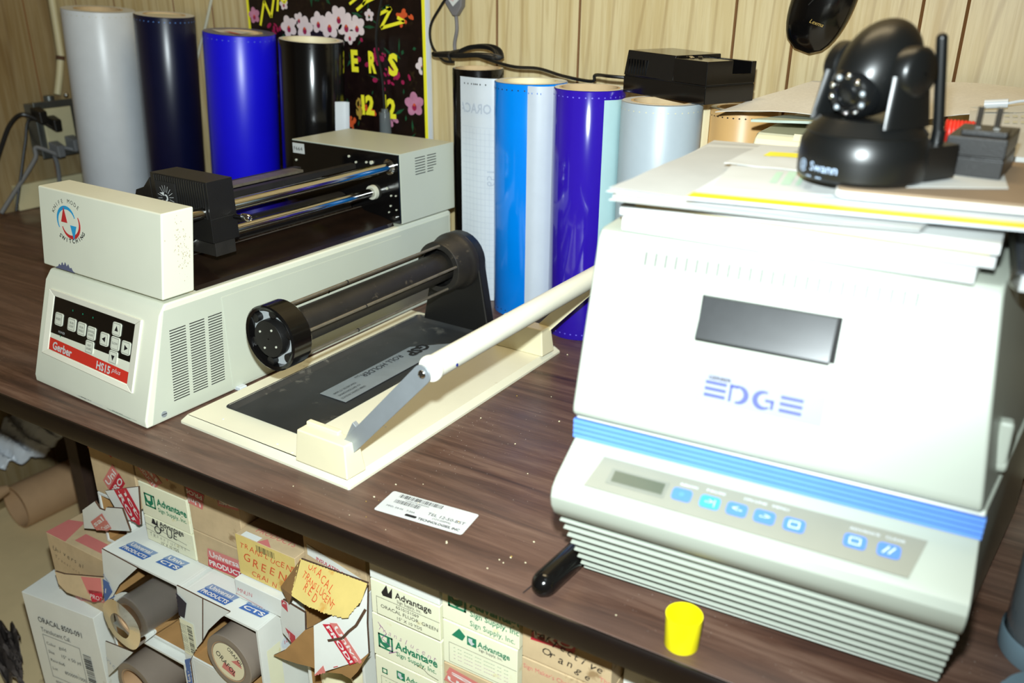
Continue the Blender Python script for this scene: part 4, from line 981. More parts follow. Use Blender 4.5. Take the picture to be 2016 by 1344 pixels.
orchid(817, 205, .020, M_ORCP, M_ORCM, 5); orchid(833, 130, .014, M_ORCW, M_LEAF, 20); orchid(728, 30, .010, M_ORCW, M_LEAF, 0); orchid(502, 30, .014, M_ORCP, M_ORCM, 10); orchid(560, 8, .010, M_ORCW, M_ORCM, 10)
for px_, py_, n_, m_, sp in ((740, 110, 16, M_ORCM, 22), (770, 150, 22, M_ORCM, 20), (795, 35, 14, M_ORNG, 12), (720, 215, 10, M_ORNG, 14), (545, 50, 6, M_ORCM, 10), (690, 240, 10, M_ORNG, 12), (770, 235, 10, M_ORCP, 14)):
    for j in range(n_):
        x, y = inv(px_+random.gauss(0, sp*.6), py_+random.gauss(0, sp*.6)); F.disc(x, y, random.uniform(.002, .0075), m_, 2+.05*j, ry=random.uniform(.002, .006), rot=random.uniform(0, 180), n=9)
def zig(pts, t, l=7):
    Q = [inv(*p) for p in pts]
    for a, b in zip(Q, Q[1:]): F.line(a[0], a[1], b[0], b[1], t, M_PYEL, l)
zig([(515, 50), (522, 2), (536, 34), (542, -10)], .0055); zig([(548, 22), (550, -8), (562, 6), (572, -14)], .0055)
zig([(690, 8), (712, -10)], .005); zig([(704, 20), (722, 4), (742, -6)], .006); zig([(724, -6), (716, 10)], .005)
zig([(748, 28), (772, 16), (752, 55), (798, 42), (784, 34)], .006); zig([(762, 16), (772, 18)], .006)
for s_, px_, py_, hgt, wdt in (('E', 694, 138, .052, .018), ('R', 728, 141, .052, .019), ('S', 768, 146, .052, .022), ('$', 704, 226, .045, .016), ('1', 710, 222, .048, .014), ('2', 723, 223, .048, .021), ('1', 752, 222, .048, .014), ('2', 765, 230, .048, .021)):
    x, y = inv(px_, py_); F.text(s_, x, y, hgt, M_PYEL if s_ != '$' else M_GOLD, 8, bold=.05, width=wdt)
mb.build('orchid_print', ps, smooth=0, recalc=False)
# cable with a clear plug in front of the poster
mb = MB(); mb.tube([PY(753, -10, 1.335), PY(744, 40, 1.333), PY(741, 90, 1.333), PY(752, 150, 1.335), PY(757, 215, 1.335)], .0028, M_BLK, n=8)
q = PY(757, 214, 1.335); hc_ = thing('hanging_cable', 'black cable ending in a clear plug, hanging in front of the flower poster', 'cable', (0, 0, 0)); mb.build('cable', hc_)
mb = MB(); mb.cyl(q, q-Vector((0, 0, .006)), .0065, M_CLEARP, n=20); mb.cyl(q-Vector((0, 0, .006)), q-Vector((0, 0, .046)), .0105, M_CLEARP, r2=.0115, n=24); tag(mb.build('plug', hc_), 'clear plastic plug', None)
# grey tool plug with sticker hanging on the wall
q = PY(893, -2, 1.338); gp = thing('grey_plug', 'grey plug wrapped in a white sticker, hanging on the wall above the coiled cord', 'plug', (q.x, q.y, q.z), 0)
mb = MB(); mb.prism([(-.018, 0, .04), (.020, 0, .04), (.016, 0, -.012), (.004, 0, -.028), (-.004, 0, -.028), (-.020, 0, -.006)], (0, .014, 0), mat('grey_rubber', (112, 108, 108), .5)); mb.build('body', gp, bevel=.003)
mb = MB(); mb.prism([(-.010, -.001, .03), (.016, -.001, .026), (.014, -.001, .0), (.0, -.001, -.012), (-.012, -.001, .002)], (0, -.002, 0), M_PAPER); F = Face(mb, (-.012, -.0034, -.012), (1, 0, 0), (0, 0, 1), .03, .04); F.text('mm', .002, .012, .008, M_REDA, 1, rot=-20); F.text('un', .004, .020, .008, M_REDA, 1, rot=-20); mb.build('sticker', gp, recalc=False)
mb = MB(); mb.tube([(0, .007, -.026), (.002, .006, -.05), (-.004, .007, -.075), (-.002, .008, -.098)], .0033, mat('grey_rubber', (112, 108, 108), .5)); mb.build('lead', gp)
# pale cord on the wall between the rolls
mb = MB(); mb.tube([PY(418, -10, 1.35), PY(405, 50, 1.35), PY(392, 100, 1.35), PY(386, 150, 1.35), PY(389, 330, 1.35)], .003, M_GREYP, n=8); tag(mb.build('wall_cord'), 'pale grey cord on the wall between the navy and royal blue rolls', 'cord')

# ================================================================== OUTLET IN THE CORNER
def PX(x, y, X):
    d_ = ray(x, y); return CAMP+d_*(X/d_.x)
XL = XW+.012
mb = MB(); mb.tube([PX(100, -12, XL), PX(112, 60, XL), PX(120, 112, XL)], .0085, M_BEIGEP, n=12); mb.tube([PX(119, 116, XL), PX(117, 150, XL), PX(113, 186, XL)], .0085, M_BEIGEP, n=12); mb.tube([PX(119, 110, XL), PX(119, 118, XL)], .0100, M_CARDE, n=12, sm=0)
tag(mb.build('conduit'), 'beige cable conduit running down the corner to the outlet box', 'conduit')
ob = thing('outlet_box', 'galvanised outlet box with a beige socket plate on the left wall', 'outlet', (XW+.001, 1.285, T+.185), 0)
mb = MB(); mb.box(0, .045, -.055, .055, -.060, .060, M_ORBOX); mb.box(.045, .049, -.060, .062, -.066, .066, M_ORBOX)
mb.cyl((.020, .0, .060), (.020, .0, .075), .012, M_ORBOX, n=16); mb.ell((.045, .030, .075), .006, .006, .006, M_CHROME, n=10, k=6); mb.ell((.052, .05, -.055), .005, .005, .005, M_CHROME, n=10, k=6); mb.build('box', ob, bevel=.003)
mb = MB(); mb.box(.049, .055, -.045, .030, -.050, .050, M_BEIGEP); mb.build('socket_plate', ob, bevel=.002)
for i, (yo, zo, m_, pa__, lbl) in enumerate(((-.062, .045, M_BLK, [(45, 225), (20, 245), (4, 285), (-10, 330)], 'thick black plug and lead curving down to the left from the outlet box'),
                               (-.030, .022, M_BLK, [(60, 235), (50, 280), (42, 340), (32, 415)], 'thin black plug and lead hanging straight down from the outlet box'),
                               (-.034, -.038, M_GRYC, [(72, 290), (70, 310), (50, 345), (24, 385), (2, 420)], 'left grey plug and lead below the outlet box'),
                               (.010, -.030, M_GRYC, [(105, 290), (112, 320), (116, 345), (118, 380), (112, 420)], 'right grey plug and lead below the outlet box'))):
    tt = thing('power_plug', lbl, 'plug', (XW+.056, 1.285+yo, T+.185+zo), 0, 'plugs in the corner outlet')
    mb = MB(); mb.hexa([(.001, -.013, -.013), (.001, .013, -.013), (.001, .013, .013), (.001, -.013, .013), (.032, -.009, -.024), (.032, .009, -.024), (.032, .010, .004), (.032, -.010, .004)], m_); mb.build('body', tt, bevel=.003)
    base = Vector(tt.location); mb = MB(); pts = [Vector((.026, 0, -.022))]+[PX(a, b, XW+.05+.0*i)-base for a, b in pa__]
    mb.tube(pts, .0050 if i != 1 else .0035, m_, n=8); mb.build('lead', tt)

# ================================================================== SMALL THINGS ON THE TABLE FRONT
lab = thing('asset_label', 'white barcode sticker stuck on the bare table top near the front edge', 'sticker', (0, 0, 0)); bpy.data.objects.remove(lab)
q = [PZ(735, 1003, 0), PZ(905, 1053, 0), PZ(931, 1014, 0), PZ(785, 969, 0)]
uo = q[0]; uu = (q[1]-q[0]).normalized(); vv = Vector((-uu.y, uu.x, 0)); LW = (q[1]-q[0]).length; LH = (q[3]-q[0]).dot(vv)
mb = MB(); FL = Face(mb, (0, 0, 0), uu, vv, LW+.006, LH, (0, 0, 1))
FL.rrect(0, 0, LW+.002, LH, .003, M_PAPER, 1)
FL.barcode(.012, LH-.009, .066, LH-.0025, M_INK, 2, 44, 3); FL.barcode(.012, LH-.020, .044, LH-.0135, M_INK, 2, 30, 4)
FL.text('1000276800000', .022, LH-.0125, .0030, M_INK, 2, width=.030); FL.text('MFD: 04-06   7:30A', .008, .012, .0040, M_INK, 2, width=.036)
FL.text('TEL 12-50-BST', .057, .0165, .0066, M_INK, 2, width=.045); FL.text('(12V-500MA)', .066, .0115, .0040, M_INK, 2, width=.022)
FL.rrect(.036, .0045, .050, .0085, .0015, M_INK, 2); FL.text('TECHNOLOGIES, INC', .052, .0045, .0052, M_INK, 2, bold=.03, width=.050)
o = mb.build('asset_label', smooth=0, recalc=False); o.location = (uo.x, uo.y, T+.0002); tag(o, 'white barcode sticker stuck on the bare table top near the front edge', 'sticker')
# yellow cap
mb = MB(); mb.lathe([(.0145, .0), (.0150, .001), (.0158, .032), (.0145, .032), (.0138, .003), (.001, .003)], (0, 0, 0), (0, 0, 1), M_YCAP, n=40); mb.lathe([(.001, .0), (.0145, 0)], (0, 0, 0), (0, 0, 1), M_YCAP, n=40)
q = PZ(1329, 1288, 0); o = mb.build('yellow_cap', recalc=False); o.location = (q.x, q.y+.015, T); tag(o, 'bright yellow plastic cap standing open on the table edge in front of the printer', 'cap')
# black marker under the printer corner
q0 = PZ(1078, 1152, .013); dd = Vector((.10, 1, 0)); dd = Vector((dd.x, dd.y, 0)).normalized()
mk = thing('marker', 'fat black marker poking out from under the left front corner of the printer', 'marker', (q0.x-.004, q0.y, T+.0132), math.atan2(dd.y, dd.x))
mb = MB(); mb.lathe([(.0005, -.0115), (.004, -.0112), (.008, -.0085), (.0110, -.004), (.0122, 0.0), (.0125, .004), (.0125, .062), (.0120, .064), (.001, .064)], (0, 0, 0), (1, 0, 0), M_BLKG, n=32); mb.build('cap', mk)
mb = MB(); mb.cyl((.064, 0, 0), (.105, 0, 0), .0112, M_BLK, n=28); mb.build('barrel', mk)
mb = MB(); qa, qb = PZ(1030, 1166, .001), PZ(1066, 1136, .0015); mb.cyl((qa.x, qa.y, T+.0008), (qb.x, qb.y, T+.0012), .0005, M_INK, r2=.0009, n=6); tag(mb.build('plastic_bristle'), 'thin dark bristle lying on the table beside the black marker', 'bristle')

# clear container and ribbed lid at the right edge
q = PZ(2040, 1150, 0); jr = thing('spray_bottle', 'smoky clear plastic bottle cut by the right edge of the photo', 'bottle', (.106, .735, T), 0)
mb = MB(); mb.lathe([(.001, .001), (.036, .001), (.038, .004), (.039, .10), (.036, .125), (.020, .150), (.014, .155), (.014, .165)], (0, 0, 0), (0, 0, 1), M_CLEARP, n=36); mb.build('body', jr)
mb = MB(); mb.lathe([(.001, .160), (.016, .160), (.017, .185), (.012, .20), (.001, .20)], (0, 0, 0), (0, 0, 1), M_BLK, n=24); mb.build('cap', jr)
mb = MB(); mb.lathe([(.001, .0), (.0395, .0), (.0405, .002), (.0405, .020), (.0395, .022)], (0, 0, 0), (0, 0, 1), M_BAGD, n=36); mb.build('base_ring', jr)
lid = MB(); n = 72; rr_ = [.0455+.0006*(i % 2) for i in range(n)]
lid.loft([[Vector((rr_[i]*math.cos(2*math.pi*i/n), rr_[i]*math.sin(2*math.pi*i/n), z)) for i in range(n)] for z in (0, .016)], M_BAGD); lid.loft([[Vector((.043*math.cos(2*math.pi*i/n), .043*math.sin(2*math.pi*i/n), z)) for i in range(n)] for z in (.016, .022)], M_BAGD)
o = lid.build('ribbed_lid', smooth=0); o.location = (.112, .640, T); tag(o, 'round blue-grey ribbed lid in the bottom right corner of the table', 'lid')

# ================================================================== UNDER THE TABLE
CG = 'cartons stacked under the table'
YF = .66
def tape(F, x, y, ang, m1, m2, text='PRODUCTS', t2='Universal', hw=.018, L=.075, l=1):
    c, s_ = math.cos(R(ang)), math.sin(R(ang))
    def q(a, b): return (x+a*c-b*s_, y+a*s_+b*c)
    F.poly([q(0, 0), q(L, 0), q(L+.004, hw), q(.004, hw)], m1, l); F.poly([q(.002, hw), q(L+.002, hw), q(L+.006, hw*1.9), q(.006, hw*1.9)], m2, l)
    a = q(.004, hw*.25); F.text(text, a[0], a[1], hw*.72, M_TWHT, l+1, rot=ang, bold=.03, width=L*.92)
    a = q(.008, hw*1.15); F.text(t2, a[0], a[1], hw*.80, M_TWHT, l+1, rot=ang, bold=.02, width=L*.80)
def carton(label, x0, x1, z0, z1, y=YF, depth=.38, m=M_CARD, draw=None, rz=0, open_=False, topdraw=None, wall=.004, open_z=None, name='carton'):
    if y in (YF, .685) and x0 < -.1 and x0 > -.588:      # the right-hand columns stand flush with the table edge
        k = (y-.048)/y; y -= .048; x0, x1 = x0*k, x1*k; z1 = min(-.0365, .53+(z1-.53)*k); z0 = z0 if z0 < -.7 else .53+(z0-.53)*k
    t = thing(name, label, 'box', Wd(x0, y, z0), rz, CG)
    Wx, Hz = x1-x0, z1-z0; mb = MB()
    if not open_: mb.box(0, Wx, 0, depth, 0, Hz, m)
    else:
        zb = 0 if open_z is None else open_z
        mb.box(0, wall, 0, depth, 0, Hz, m); mb.box(Wx-wall, Wx, 0, depth, 0, Hz, m); mb.box(wall, Wx-wall, 0, depth, Hz-wall, Hz, m); mb.box(wall, Wx-wall, 0, depth, zb, zb+wall, m)
        mb.box(wall, Wx-wall, depth-wall, depth, zb+wall, Hz-wall, M_CARDIN); mb.box(wall, wall+.0006, .002, depth-wall, zb+wall, Hz-wall, M_CARDIN); mb.box(Wx-wall-.0006, Wx-wall, .002, depth-wall, zb+wall, Hz-wall, M_CARDIN)
        mb.box(wall, Wx-wall, .002, depth-wall, zb+wall, zb+wall+.0006, M_CARDIN)
        if zb > 0: mb.box(wall, Wx-wall, 0, wall, 0, zb, m)
    b = mb.build('shell', t, bevel=.0008)
    if draw:
        mb = MB(); draw(Face(mb, (0, -.0004, 0), (1, 0, 0), (0, 0, 1), Wx, Hz)); mb.build('front_print', t, smooth=0, recalc=False)
    if topdraw:
        mb = MB(); topdraw(Face(mb, (0, 0, Hz+.0004), (1, 0, 0), (0, 1, 0), Wx, depth)); mb.build('top_print', t, smooth=0, recalc=False)
    return t
def flap(t, px, Y, m, th=.003, draw=None, name='flap', dY=None, back=None, label=None):
    """torn card flap hinged on a carton: outline surveyed on the plane y=Y (dY tilts individual corners forward)"""
    base = Vector(t.matrix_basis.translation)
    P = [PY(a, b, Y-(dY[i] if dY else 0))-base for i, (a, b) in enumerate(px)]
    if draw:
        A_ = np.array([[p.x, p.z, 1] for p in P]); co_ = np.linalg.lstsq(A_, np.array([p.y for p in P]), rcond=None)[0]
        for p in P: p.y = co_[0]*p.x+co_[1]*p.z+co_[2]
    mb = MB(); n = len(P); B = [p+Vector((0, th, 0)) for p in P]
    mb.add(P, [tuple(range(n))], m); mb.add(P+B, [tuple(range(n, 2*n))[::-1]], back or M_CARDIN)
    mb.add(P+B, [(i, (i+1) % n, n+(i+1) % n, n+i) for i in range(n)], M_CARDE)
    if draw:
        xs = [p.x for p in P]; zs = [p.z for p in P]; o_ = Vector((min(xs), min(p.y for p in P)-.0006, min(zs)))
        F = Face(mb, o_, (1, 0, 0), (0, 0, 1), max(xs)-min(xs), max(zs)-min(zs))
        # keep the print inside a convex-ish outline
        loc = [(p.x-o_.x, p.z-o_.z) for p in P]
        A_ = np.array([[p.x, p.z, 1] for p in P]); co_ = np.linalg.lstsq(A_, np.array([p.y for p in P]), rcond=None)[0]
        F.P = lambda x, y, l=1: Vector((o_.x+x, co_[0]*(o_.x+x)+co_[1]*(o_.z+y)+co_[2]-.0012-.00025*l, o_.z+y))
        op = F.poly
        def inside(x, y):
            c = False
            for i in range(n):
                (xa, ya), (xb, yb) = loc[i-1], loc[i]
                if (ya > y) != (yb > y) and x < (xb-xa)*(y-ya)/(yb-ya)+xa: c = not c
            return c
        def sub(pts, m_, l=1):
            pts = clip_poly(pts, F.W, F.H)
            if not pts: return
            # fan triangles, recursively cut so pieces outside the outline can be dropped
            st = [(pts[0], pts[i], pts[i+1]) for i in range(1, len(pts)-1)]
            while st:
                a, b, c = st.pop(); e = max(math.dist(a, b), math.dist(b, c), math.dist(c, a))
                ins = [inside(*q) for q in (a, b, c)]
                if all(ins) and (e < .012): mb.poly([F.P(*a, l), F.P(*b, l), F.P(*c, l)], m_)
                elif e > .0025:
                    if math.dist(a, b) == e: k_ = ((a[0]+b[0])/2, (a[1]+b[1])/2); st += [(a, k_, c), (k_, b, c)]
                    elif math.dist(b, c) == e: k_ = ((c[0]+b[0])/2, (c[1]+b[1])/2); st += [(a, b, k_), (a, k_, c)]
                    else: k_ = ((a[0]+c[0])/2, (a[1]+c[1])/2); st += [(a, b, k_), (k_, b, c)]
                elif any(ins): mb.poly([F.P(*a, l), F.P(*b, l), F.P(*c, l)], m_)
        F.poly = sub
        ot = F.text
        def tx(t_, x, y, size, m_, l=2, **k):
            tmp = F.W; v, tr_, wd = text_tris(t_, k.get('bold', 0)); sx = (k['width']/wd) if k.get('width') else size
            c, s_ = math.cos(R(k.get('rot', 0))), math.sin(R(k.get('rot', 0)))
            V = [(x+a*sx*c-(b*size)*s_, y+a*sx*s_+(b*size)*c) for a, b in v]
            for f in tr_:
                g = [V[i] for i in f]
                if all(inside(*q) for q in g): mb.poly([F.P(*q, l) for q in g], m_)
        F.text = tx
        draw(F)
    o = mb.build(name, t, smooth=0, recalc=False)
    if label: o['label'] = label
    return o
def adv(F, x, y, s_, m, sub=True):
    F.frame(x, y, x+s_, y+s_, s_*.12, m, 1); F.poly([(x+.1*s_, y+.9*s_), (x+.1*s_, y+.35*s_), (x+.5*s_, y+.1*s_), (x+.8*s_, y+.35*s_), (x+.8*s_, y+.9*s_), (x+.62*s_, y+.9*s_), (x+.58*s_, y+.5*s_), (x+.3*s_, y+.45*s_)], m, 1)
    F.text('Advantage', x+s_*1.2, y+s_*.42, s_*.72, m, 2, bold=.03, width=s_*2.75)
    F.text('Sign Supply, Inc.', x+s_*1.2, y-s_*.05, s_*.42, m, 2, bold=.01, width=s_*2.65)
# column A
carton('tan carton with red tape at the far left of the upper row', -1.128, -1.026, -.205, -.075, draw=lambda F: (tape(F, .0, .075, 48, M_TREDL, M_TRED, hw=.014), tape(F, .055, .075, 70, M_TRED, M_TREDL, 'STS', 'sal', .016, .06), tape(F, .045, .0, 50, M_TRED, M_TREDL, 'PRO', 'Uni', .018, .05)))
t = carton('torn-open carton with a crumpled white flap, under the leftmost tan carton', -1.128, -1.068, -.298, -.207, open_=True, m=M_CARDW)
flap(t, [(207, 966), (272, 958), (277, 1032), (262, 1024), (240, 1022)], .648, M_CARDW, draw=lambda F: tape(F, .020, .060, -58, M_TRED, M_TRED, 'PROD', 'ncts', .018, .08), label='white flap crossed by red tape')
flap(t, [(162, 1004), (180, 990), (202, 998), (206, 1006), (216, 995), (236, 1003), (258, 1044), (232, 1046), (165, 1040)], .640, M_CARDW, dY=[.004, .012, .0, .006, .0, .010, .0, .004, .0], draw=lambda F: tape(F, .040, .000, 38, M_TREDL, M_TREDL, "er's Choice", 'sal', .014, .05), label='crumpled white flap')
# column B
carton('tan carton with pale red tape, on top of the green-lettered carton', -1.022, -.917, -.150, -.075, draw=lambda F: (tape(F, .0, .03, -42, M_TREDL, M_TREDL, 'PRODUCTS', 'sal', .014, .05), F.poly([(.062, .03), (.072, .02), (.080, .034)], M_TRED, 1)))
carton('white carton lettered in green with a square logo, second in its column from the left', -1.020, -.917, -.2085, -.152, m=M_CARDY, draw=lambda F: adv(F, .010, .018, .023, M_GREEN))
def d_(F):
    F.text('Advantage', .035, .036, .013, M_INK, 2, bold=.02, width=.052); F.poly([(.016, .034), (.022, .048), (.026, .036), (.031, .046), (.030, .033)], M_INK, 1)
    F.hand('OPUE', .018, .022, .020, M_INK, 3, bold=0); F.hand('TRanslucent', .008, .010, .010, M_INK, 3, gap=.75, bold=-.02); F.text('15" X 10 YDS', .030, .002, .007, M_INK, 2)
    F.line(0.0, .030, .09, .022, .0006, M_INK); F.line(.0, .020, .095, .014, .0005, M_INK)
carton('white carton scrawled over in black pen, below the green-lettered carton', -1.020, -.914, -.2535, -.210, m=M_CARDY, draw=d_)
# column C
carton('tan carton with faint handwriting and red tape beside the green-lettered carton', -.911, -.809, -.196, -.075, draw=lambda F: (F.hand('Universal', .006, .088, .011, M_INK, 3, rot=-8, bold=-.02), F.hand('Translucent', .010, .076, .009, M_INK, 3, rot=-10, bold=-.02), tape(F, .036, .068, 176, M_TRED, M_TREDL, 'PROD', 'Univ', .014, .042), tape(F, .062, .06, 8, M_TREDL, M_TREDL, 'sal', 'er', .018, .05)))
carton('tan carton with a bold red tape band, right of the scrawled carton', -.911, -.813, -.2535, -.198, draw=lambda F: (tape(F, .022, .002, 3, M_TRED, M_TREDL, 'PRODUCTS', 'Universal', .017, .078)))
# column D
def d_(F):
    F.rect(.0, .0, F.W, F.H, M_LABY, 1); F.hand('TRANSLUCENT', .006, .047, .0125, M_INKO, 3, rot=-4, gap=.74, bold=0); F.hand('GREEN', .010, .024, .020, M_INKO, 3, rot=-2, gap=.78, bold=0); F.hand('CRAIN', .022, .006, .013, M_INKO, 3, rot=-4, bold=0)
    F.barcode(.038, .050, .072, .060, M_INK, 2, 26, 8)
carton('carton with a yellow label hand-lettered in orange about green', -.807, -.700, -.2225, -.158, y=.648, m=M_CARD, draw=d_, topdraw=lambda F: (F.rect(.01, .0, .04, .01, M_CARDW, 1), F.poly([(.040, .0), (.065, .0), (.048, .012)], M_TREDL, 1), F.text('PRODUCTS', .02, .016, .012, M_TREDL, 2, width=.07)))
carton('whitish dented carton under the yellow-labelled one', -.807, -.700, -.2545, -.2245, y=.636, m=M_CARDW, draw=lambda F: (F.hand('MNUN', .004, .012, .010, M_TRED, 3), F.line(.0, .006, .05, .002, .0008, M_TREDL)))
# column E
carton('carton with a printed white strip reading about insulated surfaces', -.694, -.592, -.176, -.075, draw=lambda F: (F.poly([(.006, .022), (.1, .003), (.1, .018), (.006, .038)], M_CARDW, 1), F.text('INSULATED SURFACES.', .020, .0195, .0075, M_TRED, 2, rot=-9, bold=.02, width=.078), F.rect(.0, .0, .10, .006, M_TREDL, 1), F.barcode(.02, .001, .08, .004, M_TRED, 2, 20, 5)))
t = carton('ripped-open carton with an orange hand-lettered yellow flap about red', -.694, -.592, -.740, -.178, y=.645, open_=True, open_z=.345, m=M_CARDW)
flap(t, [(590, 1101), (729, 1143), (706, 1185), (690, 1206), (684, 1214), (640, 1200), (600, 1186), (575, 1172)], .625, M_LABY, dY=[-.012, -.012, .012, .018, .020, .018, .018, .016], label='yellow flap lettered in orange',
     draw=lambda F: (F.rect(0, 0, F.W, F.H, M_LABY, .5), F.hand('ORACAL', F.W*.15, F.H*.67, F.H*.23, M_INKO, 3, rot=-10, gap=.86, bold=.0), F.hand('TRANSLUCENT', F.W*.12, F.H*.47, F.H*.20, M_INKO, 3, rot=-10, gap=.66, bold=.0), F.hand('RED', F.W*.20, F.H*.24, F.H*.25, M_INKO, 3, rot=-8, gap=.84, bold=.0)))
flap(t, [(552, 1155), (590, 1103), (575, 1172), (569, 1190)], .625, M_CARDIN, dY=[-.004, -.010, .016, .004])
flap(t, [(556, 1180), (600, 1206), (601, 1268), (597, 1281), (586, 1276), (556, 1246), (553, 1215)], .628, M_CARDW, dY=[.0, .01, .014, .014, .010, .004, .0], label='narrow white flap with red tape', draw=lambda F: (F.poly([(.004, .075), (.016, .070), (.020, .048), (.006, .050)], M_TRED, 1), F.text('PR', .006, .066, .011, M_TWHT, 2, rot=-75, bold=.02), F.poly([(.012, .020), (.034, .020), (.036, .0), (.028, .0)], M_TRED, 1), F.text('sal', .012, .010, .011, M_TWHT, 2)))
flap(t, [(619, 1230), (648, 1218), (692, 1207), (735, 1146), (734, 1215), (728, 1282), (704, 1310), (700, 1306), (628, 1320)], .618, M_CARDW, dY=[.016, .018, .014, -.016, -.012, .0, .012, .012, .016], label='large white flap crossed by red tape',
     draw=lambda F: (tape(F, F.W*.18, F.H*.55, -55, M_TRED, M_TREDL, 'PRODUCTS', 'Universal', F.W*.14, F.H*.75), F.text('The', F.W*.35, F.H*.16, F.H*.08, M_TRED, 2, rot=-62), F.poly([(.0, .0), (F.W*.18, F.H*.13), (F.W*.26, .0)], M_TREDL, 1), F.scribble([(F.W*.28, F.H*.40), (F.W*.55, F.H*.46), (F.W*.66, F.H*.54), (F.W*.80, F.H*.62), (F.W*.97, F.H*.80)], .0035, M_CARDE, 4)))
flap(t, [(538, 1290), (560, 1280), (600, 1240), (619, 1232), (628, 1318), (700, 1306), (728, 1284), (704, 1322), (690, 1336), (672, 1326), (636, 1322), (610, 1312), (585, 1306), (560, 1298)], .628, M_CARDIN, dY=[.016]*14, label='torn brown lower flap')
vr = thing('core_tube', 'pale card tube end showing at the bottom of the ripped-open carton', 'tube', (0, 0, 0)); q = Vector((-.648, .655, T-.350))
mb = MB(); mb.lathe([(.030, 0), (.034, 0), (.034, .28), (.030, .28), (.030, 0)], (q.x, .655, q.z), (0, 1, 0), M_CREAM2, n=40); mb.build('tube_wall', vr)
# column F
carton('blank white carton at the top of the fourth column, just under the table edge', -.586, -.482, -.148, -.075, m=M_CARDW)
def d_(F):
    F.poly([(.016, .034), (.024, .047), (.026, .036), (.032, .046), (.031, .031), (.018, .030)], M_INK, 1); F.text('Advantage', .036, .034, .0125, M_INK, 2, bold=.02, width=.050); F.text('Sign Supply, Inc.', .038, .0285, .006, M_INK, 2, width=.034)
    F.frame(.008, .0005, .100, .026, .0005, M_INK, 1); F.text('6510151069', .036, .020, .0060, M_INK, 2, width=.032); F.text('ORACAL FLUOR. GREEN', .014, .0125, .0068, M_INK, 2, width=.080); F.text('15" X 10 YDS', .036, .0045, .0060, M_INK, 2, width=.036)
carton('white carton with a black printed label about fluorescent green', -.586, -.482, -.2005, -.150, m=M_CARDY, draw=d_)
carton('white carton with green lettering and purple scribbles over the logo', -.587, -.481, -.2680, -.2025, m=M_CARDY, draw=lambda F: (adv(F, .008, .014, .0215, M_GREEN), F.hand('Translucent', .008, .042, .011, M_INKP, 4, rot=-8, bold=-.02), F.scribble([(.010, .052), (.022, .040), (.014, .030), (.030, .022), (.024, .012), (.036, .020)], .0007, M_INKP, 5), F.scribble([(.062, .014), (.074, .012), (.080, .008), (.094, .006)], .0006, M_INK, 5)))
def rec(F, k=0):
    H_ = F.H; F.poly([(.012, H_-.016), (.022, H_-.003), (.030, H_-.010), (.026, H_-.018)], M_GREEN, 1) if k else F.frame(.010, H_-.022, .018, H_-.014, .0016, M_GREEN, 1)
    x = .032; F.rect(x, H_-.020, x+.012, H_-.008, M_GREEN, 1); F.poly([(x+.002, H_-.010), (x+.002, H_-.015), (x+.006, H_-.019), (x+.010, H_-.015), (x+.007, H_-.014), (x+.007, H_-.010)], M_PAPER, 2)
    F.text('Advantage', x+.014, H_-.0165, .0105, M_GREEN, 2, bold=.02, width=.040); F.text('Sign Supply, Inc.', x+.015, H_-.0215, .0055, M_INK, 2, width=.030)
    F.frame(.008, max(.004, H_-.060), .096, H_-.027, .0004, M_INK, 1)
    for j in range(4): F.text('- -- ---- --- ----- -- --', .014, H_-.033-j*.005, .004, M_INKP if j > 1 else M_GREEN, 2, width=.070)
carton('white carton with a small green logo and a boxed form, below the purple-scribbled one', -.586, -.482, -.740, -.270, m=M_CARDY, draw=lambda F: rec(F))
# column G
carton('yellowed carton with large green lettering half hidden by the table edge', -.478, -.374, -.163, -.075, m=M_CARDY, draw=lambda F: (adv(F, .008, .020, .0235, M_GREEN), F.text('Sign Supply, Inc.', .036, .006, .010, M_GREEN, 2, width=.056)))
carton('pale green-tinged carton with a small green logo and a boxed form, fifth column', -.478, -.376, -.2280, -.165, m=M_CARDY, draw=lambda F: rec(F, 1))
carton('pinkish tan carton with black handwriting, bottom of the fifth column', -.478, -.376, -.740, -.230, m=M_CARD, draw=lambda F: (tape(F, .0, F.H-.025, -6, M_TREDL, M_TREDL, 'Univers', 'al', .012, .08), F.hand('9 1/2 Rose', .012, F.H-.030, .013, M_INK, 3, rot=-6, bold=0), F.hand('Blush', .020, F.H-.050, .013, M_INK, 3, rot=-6, bold=0), F.text("Sign Maker's", .092, F.H-.032, .008, M_TRED, 2, rot=174)))
# column H
carton('tan carton hand-lettered about reflective orange with red tape', -.370, -.262, -.168, -.075, m=M_CARD, draw=lambda F: (tape(F, .010, .026, 6, M_TRED, M_TREDL, 'PRO', 'Univ', .016, .05), F.hand('Reflective', .010, .036, .0135, M_INK, 4, rot=-12, gap=.62, bold=0), F.hand('Orange', .022, .016, .0135, M_INK, 4, rot=-10, gap=.74, bold=0), F.text('The S', .088, .010, .008, M_TREDL, 2)))
carton('tan carton with small red tape patches, below the reflective orange one', -.370, -.262, -.740, -.170, m=M_CARD, draw=lambda F: (F.rect(.0, F.H-.062, .034, F.H-.040, M_TRED, 1), F.text('PROD', .002, F.H-.056, .012, M_TWHT, 2, bold=.02), F.rect(.055, F.H-.060, .088, F.H-.042, M_TRED, 1), F.text('TS', .058, F.H-.056, .012, M_TWHT, 2, bold=.02), F.rect(.092, F.H-.040, .108, F.H-.0, M_TREDL, 1), F.text("Sign Maker's Choice", .002, F.H-.012, .008, M_TREDL, 2, width=.06)))
carton('plain greyish white carton behind the yellow cap, right end of the cartons', -.258, -.150, -.740, -.115, y=.685, m=M_CARDW)
